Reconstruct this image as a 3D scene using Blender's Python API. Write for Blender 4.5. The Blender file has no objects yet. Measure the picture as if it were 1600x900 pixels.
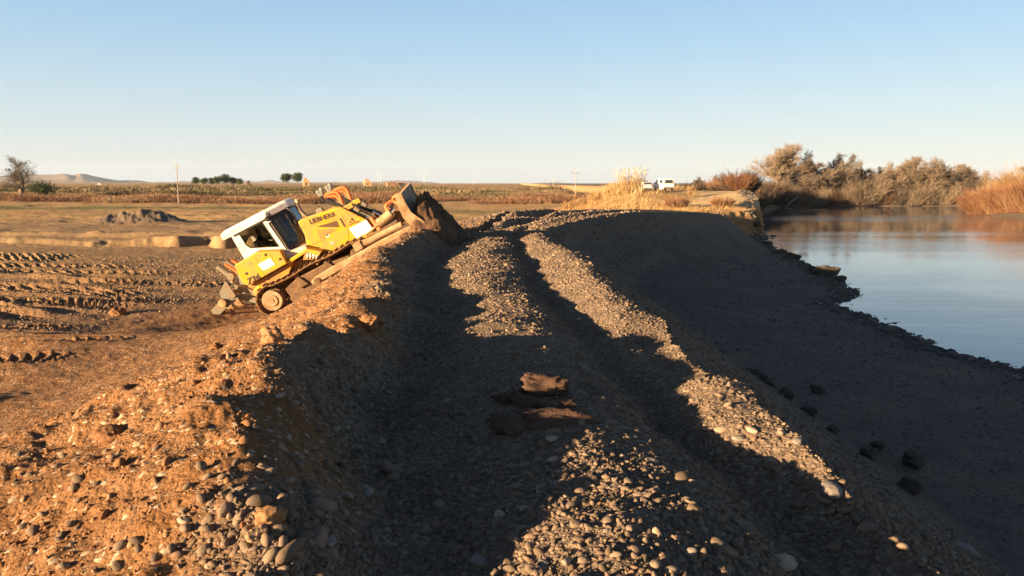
import bpy, math, random
import numpy as np
from mathutils import Vector, Matrix, Euler
R = math.radians
scene = bpy.context.scene

# ------------------------------------------------------------------ camera
cam_d = bpy.data.cameras.new('camera')
cam_d.sensor_width = 36.0
cam_d.lens = 27.0
cam_d.clip_start = 0.05
cam_d.clip_end = 30000.0
cam = bpy.data.objects.new('camera', cam_d)
scene.collection.objects.link(cam)
cam.location = (0.0, 0.0, 1.6)
cam.rotation_euler = (R(90 - 7.5), 0, 0)
scene.camera = cam

# ------------------------------------------------------------------ light
SUN_EL = 8.0
SUN_DIR = Vector((-0.83, -0.56, 0)).normalized()          # horizontal direction towards the sun
world = bpy.data.worlds.new('World')
scene.world = world
world.use_nodes = True
wn = world.node_tree.nodes; wl = world.node_tree.links
wn.clear()
sky = wn.new('ShaderNodeTexSky'); sky.sky_type = 'NISHITA'; sky.sun_disc = False
sky.sun_elevation = R(SUN_EL)
sky.sun_rotation = math.atan2(SUN_DIR.x, SUN_DIR.y)
sky.altitude = 200; sky.air_density = 1.0; sky.dust_density = 0.5; sky.ozone_density = 1.5
bgn = wn.new('ShaderNodeBackground'); bgn.inputs['Strength'].default_value = 0.05
tc_ = wn.new('ShaderNodeTexCoord'); sx_ = wn.new('ShaderNodeSeparateXYZ'); wl.new(tc_.outputs['Generated'], sx_.inputs[0])
gr_ = wn.new('ShaderNodeValToRGB'); wl.new(sx_.outputs['Z'], gr_.inputs[0])
_g = [(0.0, (.66, .77, .90)), (.045, (.70, .81, .90)), (.10, (.60, .78, .92)), (.17, (.44, .69, .93)), (.24, (.33, .59, .91)), (.36, (.085, .165, .31)), (.5, (.035, .075, .155)), (1.0, (.018, .038, .085))]
while len(gr_.color_ramp.elements) < len(_g): gr_.color_ramp.elements.new(.5)
for e_, (p_, c_) in zip(gr_.color_ramp.elements, _g): e_.position = p_; e_.color = (*c_, 1)
vm_ = wn.new('ShaderNodeVectorMath'); vm_.operation = 'SCALE'; vm_.inputs['Scale'].default_value = 4.05; wl.new(gr_.outputs[0], vm_.inputs[0])
hs = wn.new('ShaderNodeMix'); hs.data_type = 'RGBA'; hs.inputs[0].default_value = .82
wl.new(vm_.outputs[0], hs.inputs[7])
wo = wn.new('ShaderNodeOutputWorld')
wl.new(sky.outputs[0], hs.inputs[6]); wl.new(hs.outputs[2], bgn.inputs['Color']); wl.new(bgn.outputs[0], wo.inputs['Surface'])

sun_d = bpy.data.lights.new('sun', 'SUN')
sun_d.energy = 5.0; sun_d.angle = R(0.6); sun_d.color = (1.0, 0.665, 0.355)
sun = bpy.data.objects.new('sun', sun_d)
scene.collection.objects.link(sun)
sv = Vector((SUN_DIR.x * math.cos(R(SUN_EL)), SUN_DIR.y * math.cos(R(SUN_EL)), math.sin(R(SUN_EL))))
sun.rotation_euler = sv.to_track_quat('Z', 'Y').to_euler()
sun.location = (-40, -30, 30)

scene.view_settings.view_transform = 'Standard'
scene.view_settings.look = 'None'
scene.view_settings.exposure = 2.22
scene.view_settings.gamma = 1.0
scene.view_settings.use_curve_mapping = False
scene.cycles.max_bounces = 6
scene.cycles.diffuse_bounces = 2
scene.cycles.glossy_bounces = 3
scene.cycles.transmission_bounces = 5
scene.cycles.transparent_max_bounces = 8
scene.cycles.use_denoising = True

# ------------------------------------------------------------------ helpers
def tag(o, label=None, cat=None, group=None, kind=None):
    if label: o['label'] = label
    if cat: o['category'] = cat
    if group: o['group'] = group
    if kind: o['kind'] = kind
    return o

def mesh_obj(name, V, F, mats=None, parent=None, smooth=False, fmat=None):
    me = bpy.data.meshes.new(name)
    me.from_pydata([tuple(v) for v in V], [], [tuple(f) for f in F])
    if mats:
        for m in (mats if isinstance(mats, (list, tuple)) else [mats]): me.materials.append(m)
    if fmat is not None: me.polygons.foreach_set('material_index', fmat)
    if smooth: me.polygons.foreach_set('use_smooth', [True] * len(me.polygons))
    me.update()
    o = bpy.data.objects.new(name, me)
    scene.collection.objects.link(o)
    if parent: o.parent = parent
    return o

def np_mesh(name, V, F, mat=None, parent=None, smooth=False):
    """V (n,3) F (m,k) numpy arrays, fast path"""
    me = bpy.data.meshes.new(name)
    k = F.shape[1]
    me.vertices.add(len(V)); me.vertices.foreach_set('co', np.ascontiguousarray(V, dtype=np.float32).ravel())
    me.loops.add(F.size); me.loops.foreach_set('vertex_index', np.ascontiguousarray(F, dtype=np.int32).ravel())
    me.polygons.add(len(F))
    me.polygons.foreach_set('loop_start', np.arange(0, F.size, k, dtype=np.int32))
    me.polygons.foreach_set('loop_total', np.full(len(F), k, dtype=np.int32))
    me.update(calc_edges=True); me.validate()
    if smooth: me.polygons.foreach_set('use_smooth', np.ones(len(me.polygons), dtype=bool))
    if mat: me.materials.append(mat)
    o = bpy.data.objects.new(name, me)
    scene.collection.objects.link(o)
    if parent: o.parent = parent
    return o

def empty(name, loc=(0, 0, 0), rot=(0, 0, 0)):
    o = bpy.data.objects.new(name, None)
    o.empty_display_size = 0.3
    scene.collection.objects.link(o)
    o.location = loc; o.rotation_euler = rot
    return o

class NT:
    """small node helper"""
    def __init__(s, mat):
        s.t = mat.node_tree; s.n = s.t.nodes; s.l = s.t.links
        s.bsdf = s.n.get('Principled BSDF'); s.out = s.n.get('Material Output')
    def new(s, typ, **kw):
        n = s.n.new(typ)
        for k, v in kw.items():
            if k in n.inputs: s.set(n.inputs[k], v)
            else: setattr(n, k, v)
        return n
    def set(s, inp, v):
        if isinstance(v, bpy.types.NodeSocket): s.l.new(v, inp)
        else: inp.default_value = v
    def coord(s, kind='Object'):
        return s.n.new('ShaderNodeTexCoord').outputs[kind]
    def noise(s, scale, detail=4, rough=.55, vec=None, dim='3D'):
        n = s.n.new('ShaderNodeTexNoise'); n.inputs['Scale'].default_value = scale
        n.inputs['Detail'].default_value = detail; n.inputs['Roughness'].default_value = rough
        if vec is not None: s.l.new(vec, n.inputs['Vector'])
        return n.outputs['Fac']
    def voro(s, scale, feature='F1', out='Distance', vec=None):
        n = s.n.new('ShaderNodeTexVoronoi'); n.feature = feature; n.inputs['Scale'].default_value = scale
        if vec is not None: s.l.new(vec, n.inputs['Vector'])
        return n.outputs[out]
    def ramp(s, fac, stops):
        n = s.n.new('ShaderNodeValToRGB'); cr = n.color_ramp
        while len(cr.elements) < len(stops): cr.elements.new(0.5)
        for e, (p, c) in zip(cr.elements, stops):
            e.position = p; e.color = (*c, 1) if len(c) == 3 else c
        s.l.new(fac, n.inputs[0]); return n.outputs[0]
    def mix(s, fac, a, b, mode='MIX'):
        n = s.n.new('ShaderNodeMix'); n.data_type = 'RGBA'; n.blend_type = mode
        s.set(n.inputs[0], fac); s.set(n.inputs[6], a if not isinstance(a, tuple) or len(a) == 4 else (*a, 1))
        s.set(n.inputs[7], b if not isinstance(b, tuple) or len(b) == 4 else (*b, 1)); return n.outputs[2]
    def math(s, op, a, b=0.0, clamp=False):
        n = s.n.new('ShaderNodeMath'); n.operation = op; n.use_clamp = clamp
        s.set(n.inputs[0], a); s.set(n.inputs[1], b); return n.outputs[0]
    def attr(s, name, out='Fac', typ='GEOMETRY'):
        n = s.n.new('ShaderNodeAttribute'); n.attribute_name = name; n.attribute_type = typ; return n.outputs[out]
    def bump(s, h, strength=.5, dist=.02, nrm=None):
        n = s.n.new('ShaderNodeBump'); n.inputs['Strength'].default_value = strength
        n.inputs['Distance'].default_value = dist; s.l.new(h, n.inputs['Height'])
        if nrm is not None: s.l.new(nrm, n.inputs['Normal'])
        return n.outputs[0]

def mat(name, col=(.5, .5, .5), rough=.8, metal=0.0, var=None, vscale=3.0, dirt=None, dirt_amt=.5, dirt_scale=2.0, spec=.4, bump=0, bscale=60):
    m = bpy.data.materials.new(name); m.use_nodes = True
    t = NT(m)
    t.bsdf.inputs['Roughness'].default_value = rough
    t.bsdf.inputs['Metallic'].default_value = metal
    t.bsdf.inputs['Specular IOR Level'].default_value = spec
    c = (*col, 1)
    oc = t.coord('Object')
    if var is not None:
        c = t.mix(t.noise(vscale, 5, .6, oc), (*col, 1), (*var, 1))
    if dirt is not None:
        f = t.ramp(t.noise(dirt_scale, 8, .7, oc), [(max(0, .62 - dirt_amt * .5), (0, 0, 0)), (min(1, .78 - dirt_amt * .3), (1, 1, 1))])
        c = t.mix(f, c, (*dirt, 1))
        r = t.mix(f, (rough, rough, rough, 1), (.95, .95, .95, 1)); t.l.new(r, t.bsdf.inputs['Roughness'])
    t.set(t.bsdf.inputs['Base Color'], c)
    if bump: t.l.new(t.bump(t.noise(bscale, 5, .6, oc), bump, .01), t.bsdf.inputs['Normal'])
    return m

# ---- numpy noise
_rs = np.random.RandomState(7)
_perm = _rs.permutation(4096).astype(np.int64)
_val = _rs.rand(4096)
def _h(ix, iy, s):
    return _val[_perm[(ix * 73 + iy * 1571 + s * 977 + _perm[(ix + s * 31) & 4095]) & 4095]]
def vnoise(x, y, s=0):
    ix = np.floor(x).astype(np.int64); iy = np.floor(y).astype(np.int64)
    fx = x - ix; fy = y - iy
    fx = fx * fx * (3 - 2 * fx); fy = fy * fy * (3 - 2 * fy)
    a = _h(ix, iy, s); b = _h(ix + 1, iy, s); c = _h(ix, iy + 1, s); d = _h(ix + 1, iy + 1, s)
    return (a + (b - a) * fx) * (1 - fy) + (c + (d - c) * fx) * fy - .5
def fbm(x, y, octs=4, s=0, gain=.5):
    r = 0; a = 1.0
    for i in range(octs):
        ca, sa = math.cos(i * 1.3 + .4), math.sin(i * 1.3 + .4)
        xr = (x * ca - y * sa) * 2 ** i + 17.3 * i; yr = (x * sa + y * ca) * 2 ** i - 9.1 * i
        r = r + a * vnoise(xr, yr, s + i); a *= gain
    return r
def sstep(a, b, x):
    t = np.clip((x - a) / (b - a), 0, 1); return t * t * (3 - 2 * t)
def itp(v, pts):
    p = np.array(pts, dtype=float)
    # smooth (cubic hermite, finite difference) interpolation
    x = p[:, 0]; y = p[:, 1]
    sec = np.diff(y) / np.diff(x); m = np.zeros(len(x))
    for q in range(1, len(x) - 1):
        if sec[q - 1] * sec[q] > 0: m[q] = 2 * sec[q - 1] * sec[q] / (sec[q - 1] + sec[q])
    m[0] = sec[0]; m[-1] = sec[-1]
    v = np.clip(v, x[0], x[-1])
    i = np.clip(np.searchsorted(x, v, side='right') - 1, 0, len(x) - 2)
    h = x[i + 1] - x[i]; t = (v - x[i]) / h
    return ((2 * t**3 - 3 * t**2 + 1) * y[i] + (t**3 - 2 * t**2 + t) * h * m[i] + (-2 * t**3 + 3 * t**2) * y[i + 1] + (t**3 - t**2) * h * m[i + 1])
def lin(v, pts):
    return np.interp(v, [p[0] for p in pts], [p[1] for p in pts])
def G(d, w): return np.exp(-(d / w) ** 2)
def smax(a, b, k):
    h = np.clip(.5 + .5 * (a - b) / k, 0, 1)
    return b + (a - b) * h + k * h * (1 - h)

# ------------------------------------------------------------------ terrain shape
RX = [(-60, 3.5), (-10, 2.3), (0, 2.0), (3, 2.0), (5, 1.9), (9, 1.75), (17, 1.5), (25, 1.0), (32, 1.3), (39, 3.2), (46, 7.5), (52, 12.0), (58, 15.5), (64, 17.6), (72, 19.4), (77, 20.6), (79, 24.6), (88, 26.8), (96, 28.3), (98.5, 31.3), (117, 35), (135, 40), (200, 66), (230, 69)]
LX = [(-60, -1.5), (-10, -1.2), (0, -1.05), (2.5, -1.05), (4, -1.45), (5.9, -1.8), (7.2, -1.55), (9.5, -1.8), (13, -2.35), (16, -2.8), (20, -2.75), (25, -2.6), (30, -2.2), (40, -1), (60, 1)]
ZC = [(-60, .1), (-3, .10), (.5, .08), (1.8, .06), (2.6, .14), (3.6, .36), (5.2, .46), (6.2, .38), (7.2, .24), (8.5, .26), (10.5, .20), (13, .15), (16, .18), (20, .27), (23, .34), (26, .34), (29, .1), (34, -.25), (60, -.4)]
RUTL = [(-60, -.4), (3, -.55), (6, -1.05), (9.5, -1.0), (12, -1.35), (17, -1.9), (25, -1.7), (34, -.6), (60, 8)]
RUTR = [(-60, 1.5), (3, 1.35), (6, 1.05), (9, .78), (12, .55), (17, .38), (25, .1), (34, .5), (42, 3), (60, 12)]
ROADZ = [(-60, 0), (24, 0), (29, -.12), (34, -.22), (39, -.08), (45, .12), (50, .0), (56, -.28), (62, -.7), (72, -.95), (88, -1.0), (94, -.7), (99, .1), (106, .75), (117, .95), (124, .8), (135, -1.0), (150, -1.9), (190, -2.4), (230, -2.4)]
WX = [(-60, 17), (0, 15.5), (20.5, 14.0), (24, 13.4), (32, 14.2), (36.5, 16.2), (41, 17.6), (45, 18.2), (56, 20.1), (80, 25.6), (95, 29.5), (115, 34.9), (150, 48), (204, 68), (260, 75)]
def fieldz(x, y):
    d = np.hypot(x, y)
    z = itp(d, [(0, -2.3), (30, -2.35), (90, -2.2), (155, -2.15), (175, -2.0), (230, -1.0), (330, .6), (450, 1.6), (1500, 6), (3000, 15), (9000, 40)])
    z = z + .088 * np.clip(x + 17, 0, 11.5) * sstep(22.5, 15, y) * sstep(20, 0, x)
    return z + .1 * fbm(x / 14, y / 14, 3, 40) * sstep(18, 40, d)
def terrain(x, y, fine=True):
    d = np.hypot(x, y)
    xo = x
    x = x + (.22 * fbm(x / 1.1 + 5, y / 1.1, 3, 151) + .03 * fbm(x / .3, y / .3, 2, 161)) * sstep(45, 20, d) * sstep(6, 3.5, x)
    rx = itp(y, RX) + .35 * fbm(y / 3.1, y * 0, 3, 3) * sstep(4, 20, y) ; lx = itp(y, LX) + .22 * fbm(y / .9, y * 0 + 3, 3, 5)
    zc = itp(y, ZC); roadz = itp(y, ROADZ)
    fz = fieldz(x, y)
    # ---- dike body up to y ~ 60
    ld = np.maximum(lx - x, 0); ld = np.sqrt(ld * ld + .16) - .4
    left = zc - ld * itp(y, [(-60, .46), (6, .48), (10, .60), (15, .74), (25, .76), (30, .36), (60, .12)])
    mid = roadz + zc * (1 / (1 + (np.maximum(x - lx, 0) / .55) ** 3)) \
        - .23 * G(x - itp(y, RUTL), .42) * sstep(-.05, .4, x - lx) * (1 + .3 * vnoise(x * 0, y / 2.1, 9)) \
        - itp(y, [(-60, .15), (9, .16), (17, .14), (30, .11), (60, .08)]) * G(x - itp(y, RUTR), .27) \
        + itp(y, [(-60, -.2), (3, -.24), (4.4, -.16), (5.0, .03), (6, .07), (6.7, -.12), (8.4, -.14), (9.2, .05), (12, .12), (26, .1), (34, 0)]) * G(x - (rx - .3), .32)
    mid = mid + .06 * G(x - itp(y, [(-60, .4), (3, .45), (5, .35), (8, -.1), (17, -.6), (40, 0)]), .45)
    # hump tracks
    hump = sstep(34, 40, y)
    u2 = x - itp(y, RX) + 3.2
    mid = mid + hump * sstep(64, 52, y) * (.16 * G(u2 - 1.9, .35) - .2 * G(u2 - .9, .4) + .14 * G(u2, .35) - .2 * G(u2 + 1.0, .4) + .2 * G(u2 + 2.0, .4))
    lslope = fz + (left - fz) * 1.0
    z = np.where(x < lx, smax(left, fz, .22), mid)
    # blend near crest so both sides meet
    z = np.where(x < lx, np.where(y < 34, smax(left, fz, 1.5 - 1.1 * sstep(13, 20, y)), smax(roadz - np.maximum(lx - x, 0) * .22, fz, .25)), z)
    # ---- rear bank (y > 60): left side runs down to the field
    lb = itp(y, [(34, -9), (50, -3), (60, 3), (75, 8), (95, 8), (110, 9), (230, 20)])
    zb = fz + (roadz - fz) * sstep(lb - 3, lb + 9, x)
    zb = zb + .25 * fbm(x / 4, y / 4, 4, 11) * sstep(60, 80, y)
    z = z + (zb - z) * sstep(48, 62, y)
    # ---- river side
    wx = itp(y, WX) + .9 * fbm(y / 2.3, y * 0, 4, 21) * sstep(10, 30, y) 
    slope = lin(y, [(-60, .70), (30, .70), (46, .62), (66, .8), (76, 1.6), (90, 1.8), (99, 4), (125, 4), (150, .6), (230, .3)])
    edo = itp(y, [(-60, -.24), (3, -.28), (4.4, -.22), (5.0, -.05), (6, -.02), (6.7, -.18), (8.4, -.18), (9.2, -.02), (12, .05), (26, .04), (34, 0), (60, 0)])
    rs = roadz + edo - np.maximum(x - rx, 0) * slope
    toe_k = lin(y, [(-60, .06), (30, .06), (45, .10), (60, .14), (80, .5), (120, .5), (230, .4)])
    bank = -3.4 + (wx - x) * toe_k
    bank = np.where(x > wx, np.maximum(-3.4 - (x - wx) * .25, -4.6), bank)
    low = smax(rs, bank, .22)
    z = np.where(x > rx - .05, np.minimum(low, z + 1.0), z)
    # smooth shoulder
    # ---- right and far banks
    rb = lin(y, [(-400, 100), (60, 88), (121, 80), (135, 82), (143, 90), (146, 130), (150, 400)])
    zr = np.minimum(-3.4 + (x - rb) * .12, -2.2)
    z = np.where((x > wx + 4) & (x > rb - 20) & (y < 170), np.maximum(zr, -4.6), z)
    fb = 202 + 2.5 * fbm(x / 9, x * 0, 3, 31)
    zf = np.clip(-3.4 + (y - fb) * .25, -4.6, -2.0) + (fieldz(x, y) + 2.0) * sstep(240, 420, y)
    z = np.where((x > 55) & (y > 170), np.where(x < 68, np.minimum(z, np.maximum(z * .5, zf)), zf), z)
    wm = sstep(0, 1, (x - 50) / 12) * sstep(195, 204, y)
    z = z * (1 - wm) + zf * wm
    # ---- the bulldozer's stance: ground under the tracks is pressed to their plane
    pz = -2.40 - .28 * sstep(23.0, 21.8, y) + (x + 7.4) * .51 + (y - 23.4) * .105
    pz = np.maximum(pz, -2.42)
    fp = sstep(-10.2, -8.2, x) * sstep(-2.9, -3.9, x) * sstep(19.5, 21.6, y) * sstep(27.6, 26.6, y)
    z = z + (pz - z) * fp
    # ---- field details
    fld = sstep(.9, .2, z - fz) * (x < lx + 0) * (y > -50)
    # loose heap in the field
    hp = np.maximum(0, 1.45 * np.exp(-(((x + 40.2) / 2.9) ** 2 + ((y - 82.5) / 2.6) ** 2)) + .7 * np.exp(-(((x + 37.2) / 1.6) ** 2 + ((y - 83) / 2.2) ** 2)) + .4 * np.exp(-(((x + 43.0) / 1.4) ** 2 + ((y - 82) / 2.2) ** 2)))
    z = z + .8 * hp * (1 + .5 * fbm(x / .9, y / .9, 4, 71, .65)) + .22 * np.maximum(fbm(x / .5, y / .5, 3, 73), 0) * (hp > .1)
    # cut bench with bites at y ~ 49..54
    by = itp(x, [(-90, 60), (-50, 58), (-36, 55), (-27, 53), (-21, 51), (-14, 47), (-9, 43), (-6, 40)])
    bites = .55 * G(x + 21.5, 1.1) + .5 * G(x + 18.4, .8) + .5 * G(x + 15.6, .7) + .35 * G(x + 13.4, .5)
    edge = y - by - 1.2 * (bites > .2) * 0
    inn = sstep(-.2, .9, edge + 2.2 * fbm(x / 6, y / 6, 2, 78) + .9 * fbm(x / 1.1, y / 1.1, 3, 81) - 5.5 * bites)
    outm = sstep(22, 9, edge)
    z = z + fld * ((.44 + .5 * fbm(x / 4, y / 4, 3, 79)) * (.30 + .70 * sstep(-30, -25, x)) * inn * outm - 0.2 * (1 - inn) * sstep(-10, -2, edge))
    # long low ridges and windrows across the field
    for (xa, ya, xb, yb, hh, w_) in ((-90, 66, -42, 61, .5, .7), (-46, 61, -14, 56, .32, .6), (-90, 74, -46, 76, .35, .7), (-62, 97, -8, 92, .28, .8), (-12, 10.6, -7.3, 10.9, .12, .3), (-14, 15.6, -8.6, 15.2, .10, .25), (-14, 17.6, -8.0, 17.2, .08, .2), (-13, 12.7, -7.6, 12.9, .07, .2), (-17, 20.0, -9.6, 18.6, .10, .25), (-26, 27, -12, 22.8, .14, .25), (-34, 38, -14, 31, .16, .3)):
        L_ = math.hypot(xb - xa, yb - ya); tx, ty = (xb - xa) / L_, (yb - ya) / L_
        s_ = (x - xa) * tx + (y - ya) * ty; n_ = -(x - xa) * ty + (y - ya) * tx + .5 * fbm(s_ / 3, s_ * 0, 2, 88)
        z = z + hh * G(n_, w_) * sstep(0, L_ * .15, s_) * sstep(L_, L_ * .75, s_) * (1 + .9 * vnoise(s_ / 1.2, n_, 90))
    # crawler track prints
    for (xa, ya, xb, yb, w_) in ((-60, 45.5, -24, 43.2, 1.0), (-60, 42.5, -24, 41.5, .9), (-34, 34, -13, 27.6, .8), (-26, 28.6, -12, 24.6, .55), (-20, 31.6, -10.5, 30.5, .55), (-20, 25.2, -11, 26.4, .55), (-15, 13.9, -7.6, 14.1, .4), (-15, 16.4, -7.8, 16.2, .4), (-40, 37.5, -15, 34.5, .55), (-30, 33.0, -14, 22.5, .5), (-45, 40.2, -18, 37.5, .6), (-22, 21.5, -11.5, 20.6, .4)):
        L_ = math.hypot(xb - xa, yb - ya); tx, ty = (xb - xa) / L_, (yb - ya) / L_
        s_ = (x - xa) * tx + (y - ya) * ty; n_ = -(x - xa) * ty + (y - ya) * tx + .25 * vnoise(s_ / 5, s_ * 0, 95)
        msk = sstep(0, 2, s_) * sstep(L_, L_ - 2, s_)
        band = sstep(w_, w_ * .75, np.abs(n_))
        saw = (((s_ + .12 * vnoise(s_ * 1.7, n_ * 2, 97)) / .30) % 1.0)
        z = z + msk * (band * (.14 * (saw < .45) * (.6 + 1.2 * (vnoise(s_ / 1.5, n_, 98) + .3)) - .11) + .10 * G(np.abs(n_) - w_ * 1.25, .2))
    # ---- roughness
    if fine:
        onroad = sstep(-.6, .1, x - lx) * sstep(.3, -.3, x - rx)
        slopeL = sstep(.3, -.1, x - lx) * (1 - fld * .5)
        amp_hi = (.018 + .035 * slopeL * sstep(0, 6, d)) * (1 - .6 * fld)
        z = z + amp_hi * 2 * fbm(x / .35, y / .35, 4, 101, .6) * sstep(400, 40, d)
        z = z + .10 * fbm(x / 1.3, y / 1.3, 3, 111) * (sstep(120, 20, d) * (.35 + .65 * np.clip(slopeL - .1 * fld, 0, 1)))
        cl = fbm(x / .22, y / .22, 3, 121)
        z = z + .10 * np.maximum(cl - .28, 0) * slopeL * sstep(60, 20, d)
    return z

def zone(x, y, z):
    """surface material masks: soil, gravel, drygrass, greengrass"""
    lx = itp(y, LX); rx = itp(y, RX); d = np.hypot(x, y)
    n = fbm(x / 1.1, y / 1.1, 4, 201); n2 = fbm(x / 7, y / 7, 4, 211)
    soil = sstep(.35, -.35, x - lx - .22 + .7 * n) * sstep(46, 26, y + 6 * n2)
    soil = soil * sstep(-15.5, -11.0, x - .30 * (y - 22) * (y > 22) + 1.5 * n2 + sstep(20, 14, y) * 6)
    soil = np.maximum(soil, .72 * (x < lx - 2) * sstep(60, 40, y))
    soil = np.maximum(soil, G(np.hypot(x + 1.8, y - 23.9), 1.6))
    cut = sstep(70, 76, y) * sstep(96, 90, y) * sstep(-.3, .8, x - rx) * sstep(-3.3, -2.9, z)
    green = G(y - (138 + 10 * n2) - 0 * x, 7) * sstep(-34, -50, x) + .6 * G(y - 118 - 5 * n2, 9) * sstep(-36, -16, x) * sstep(10, 0, x)
    dry = sstep(78, 100, y + 25 * n2 - .08 * x) * (x < lx + 30)
    dry = np.maximum(dry, (.52 + .18 * sstep(60, 90, y)) * (x < lx - 3) * sstep(20, 48, y + 10 * n2 - .1 * x))
    dry = np.maximum(dry, sstep(64, 72, y + 3 * n2) * sstep(1.4, .3, x - rx + n) * (x > 2))
    sand = sstep(90, 96, y) * sstep(128, 118, y) * sstep(11, 6, rx - x + 2 * n2 + 1.5 * n) * sstep(3, 1, x - rx)
    cut = np.maximum(cut, sand)
    dry = np.clip(dry, 0, 1) * (1 - cut) * (1 - sstep(.15, .4, np.exp(-(((x + 40.2) / 4.5) ** 2 + ((y - 82.5) / 3.6) ** 2))))
    return soil, dry, np.clip(green, 0, 1), cut

# ------------------------------------------------------------------ terrain mesh (polar sheet)
def build_ground():
    rr = [0.7]
    while rr[-1] < 9000: rr.append(rr[-1] * (1.0088 if rr[-1] < 330 else 1.03))
    rr = np.array(rr)
    fw = np.arange(-41, 41, .085)
    back = np.concatenate([np.arange(41, 70, .45), np.arange(70, 290, 1.2), np.arange(290, 319, .45)])
    th = np.radians(np.concatenate([fw, back]))
    Rg, Tg = np.meshgrid(rr, th, indexing='ij')
    X = Rg * np.sin(Tg); Y = Rg * np.cos(Tg)
    Z = terrain(X, Y)
    nr, nt = X.shape
    V = np.stack([X.ravel(), Y.ravel(), Z.ravel()], 1)
    idx = np.arange(nr * nt).reshape(nr, nt)
    a = idx[:-1, :]; b = idx[1:, :]
    an = np.roll(a, -1, axis=1); bn = np.roll(b, -1, axis=1)
    F = np.stack([a.ravel(), an.ravel(), bn.ravel(), b.ravel()], 1)[:, ::1]
    # centre cap
    c = len(V); V = np.vstack([V, [[0, 0, float(terrain(np.array([0.]), np.array([0.]))[0])]]])
    capq = np.stack([np.full(nt, c), np.full(nt, c), np.roll(idx[0], -1), idx[0]], 1)
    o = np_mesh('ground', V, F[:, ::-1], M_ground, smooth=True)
    me = o.data
    s, dgr, gr, ct = zone(V[:, 0], V[:, 1], V[:, 2])
    col = np.stack([s, dgr, gr, ct], 1).astype(np.float32)
    at = me.color_attributes.new('zone', 'FLOAT_COLOR', 'POINT')
    at.data.foreach_set('color', col.ravel())
    damp = sstep(.3, 2.6, V[:, 0] - itp(V[:, 1], RX)) * np.where(V[:, 1] > 22, sstep(-.3, -1.2, V[:, 2]), sstep(-1.3, -2.4, V[:, 2])) * (1 - ct) * sstep(90, 74, V[:, 1])  # mask of the shaded river bank, where the ground colour itself is darkened
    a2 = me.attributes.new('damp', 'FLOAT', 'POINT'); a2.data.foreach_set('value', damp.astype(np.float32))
    tag(o, kind='structure')
    return o
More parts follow.
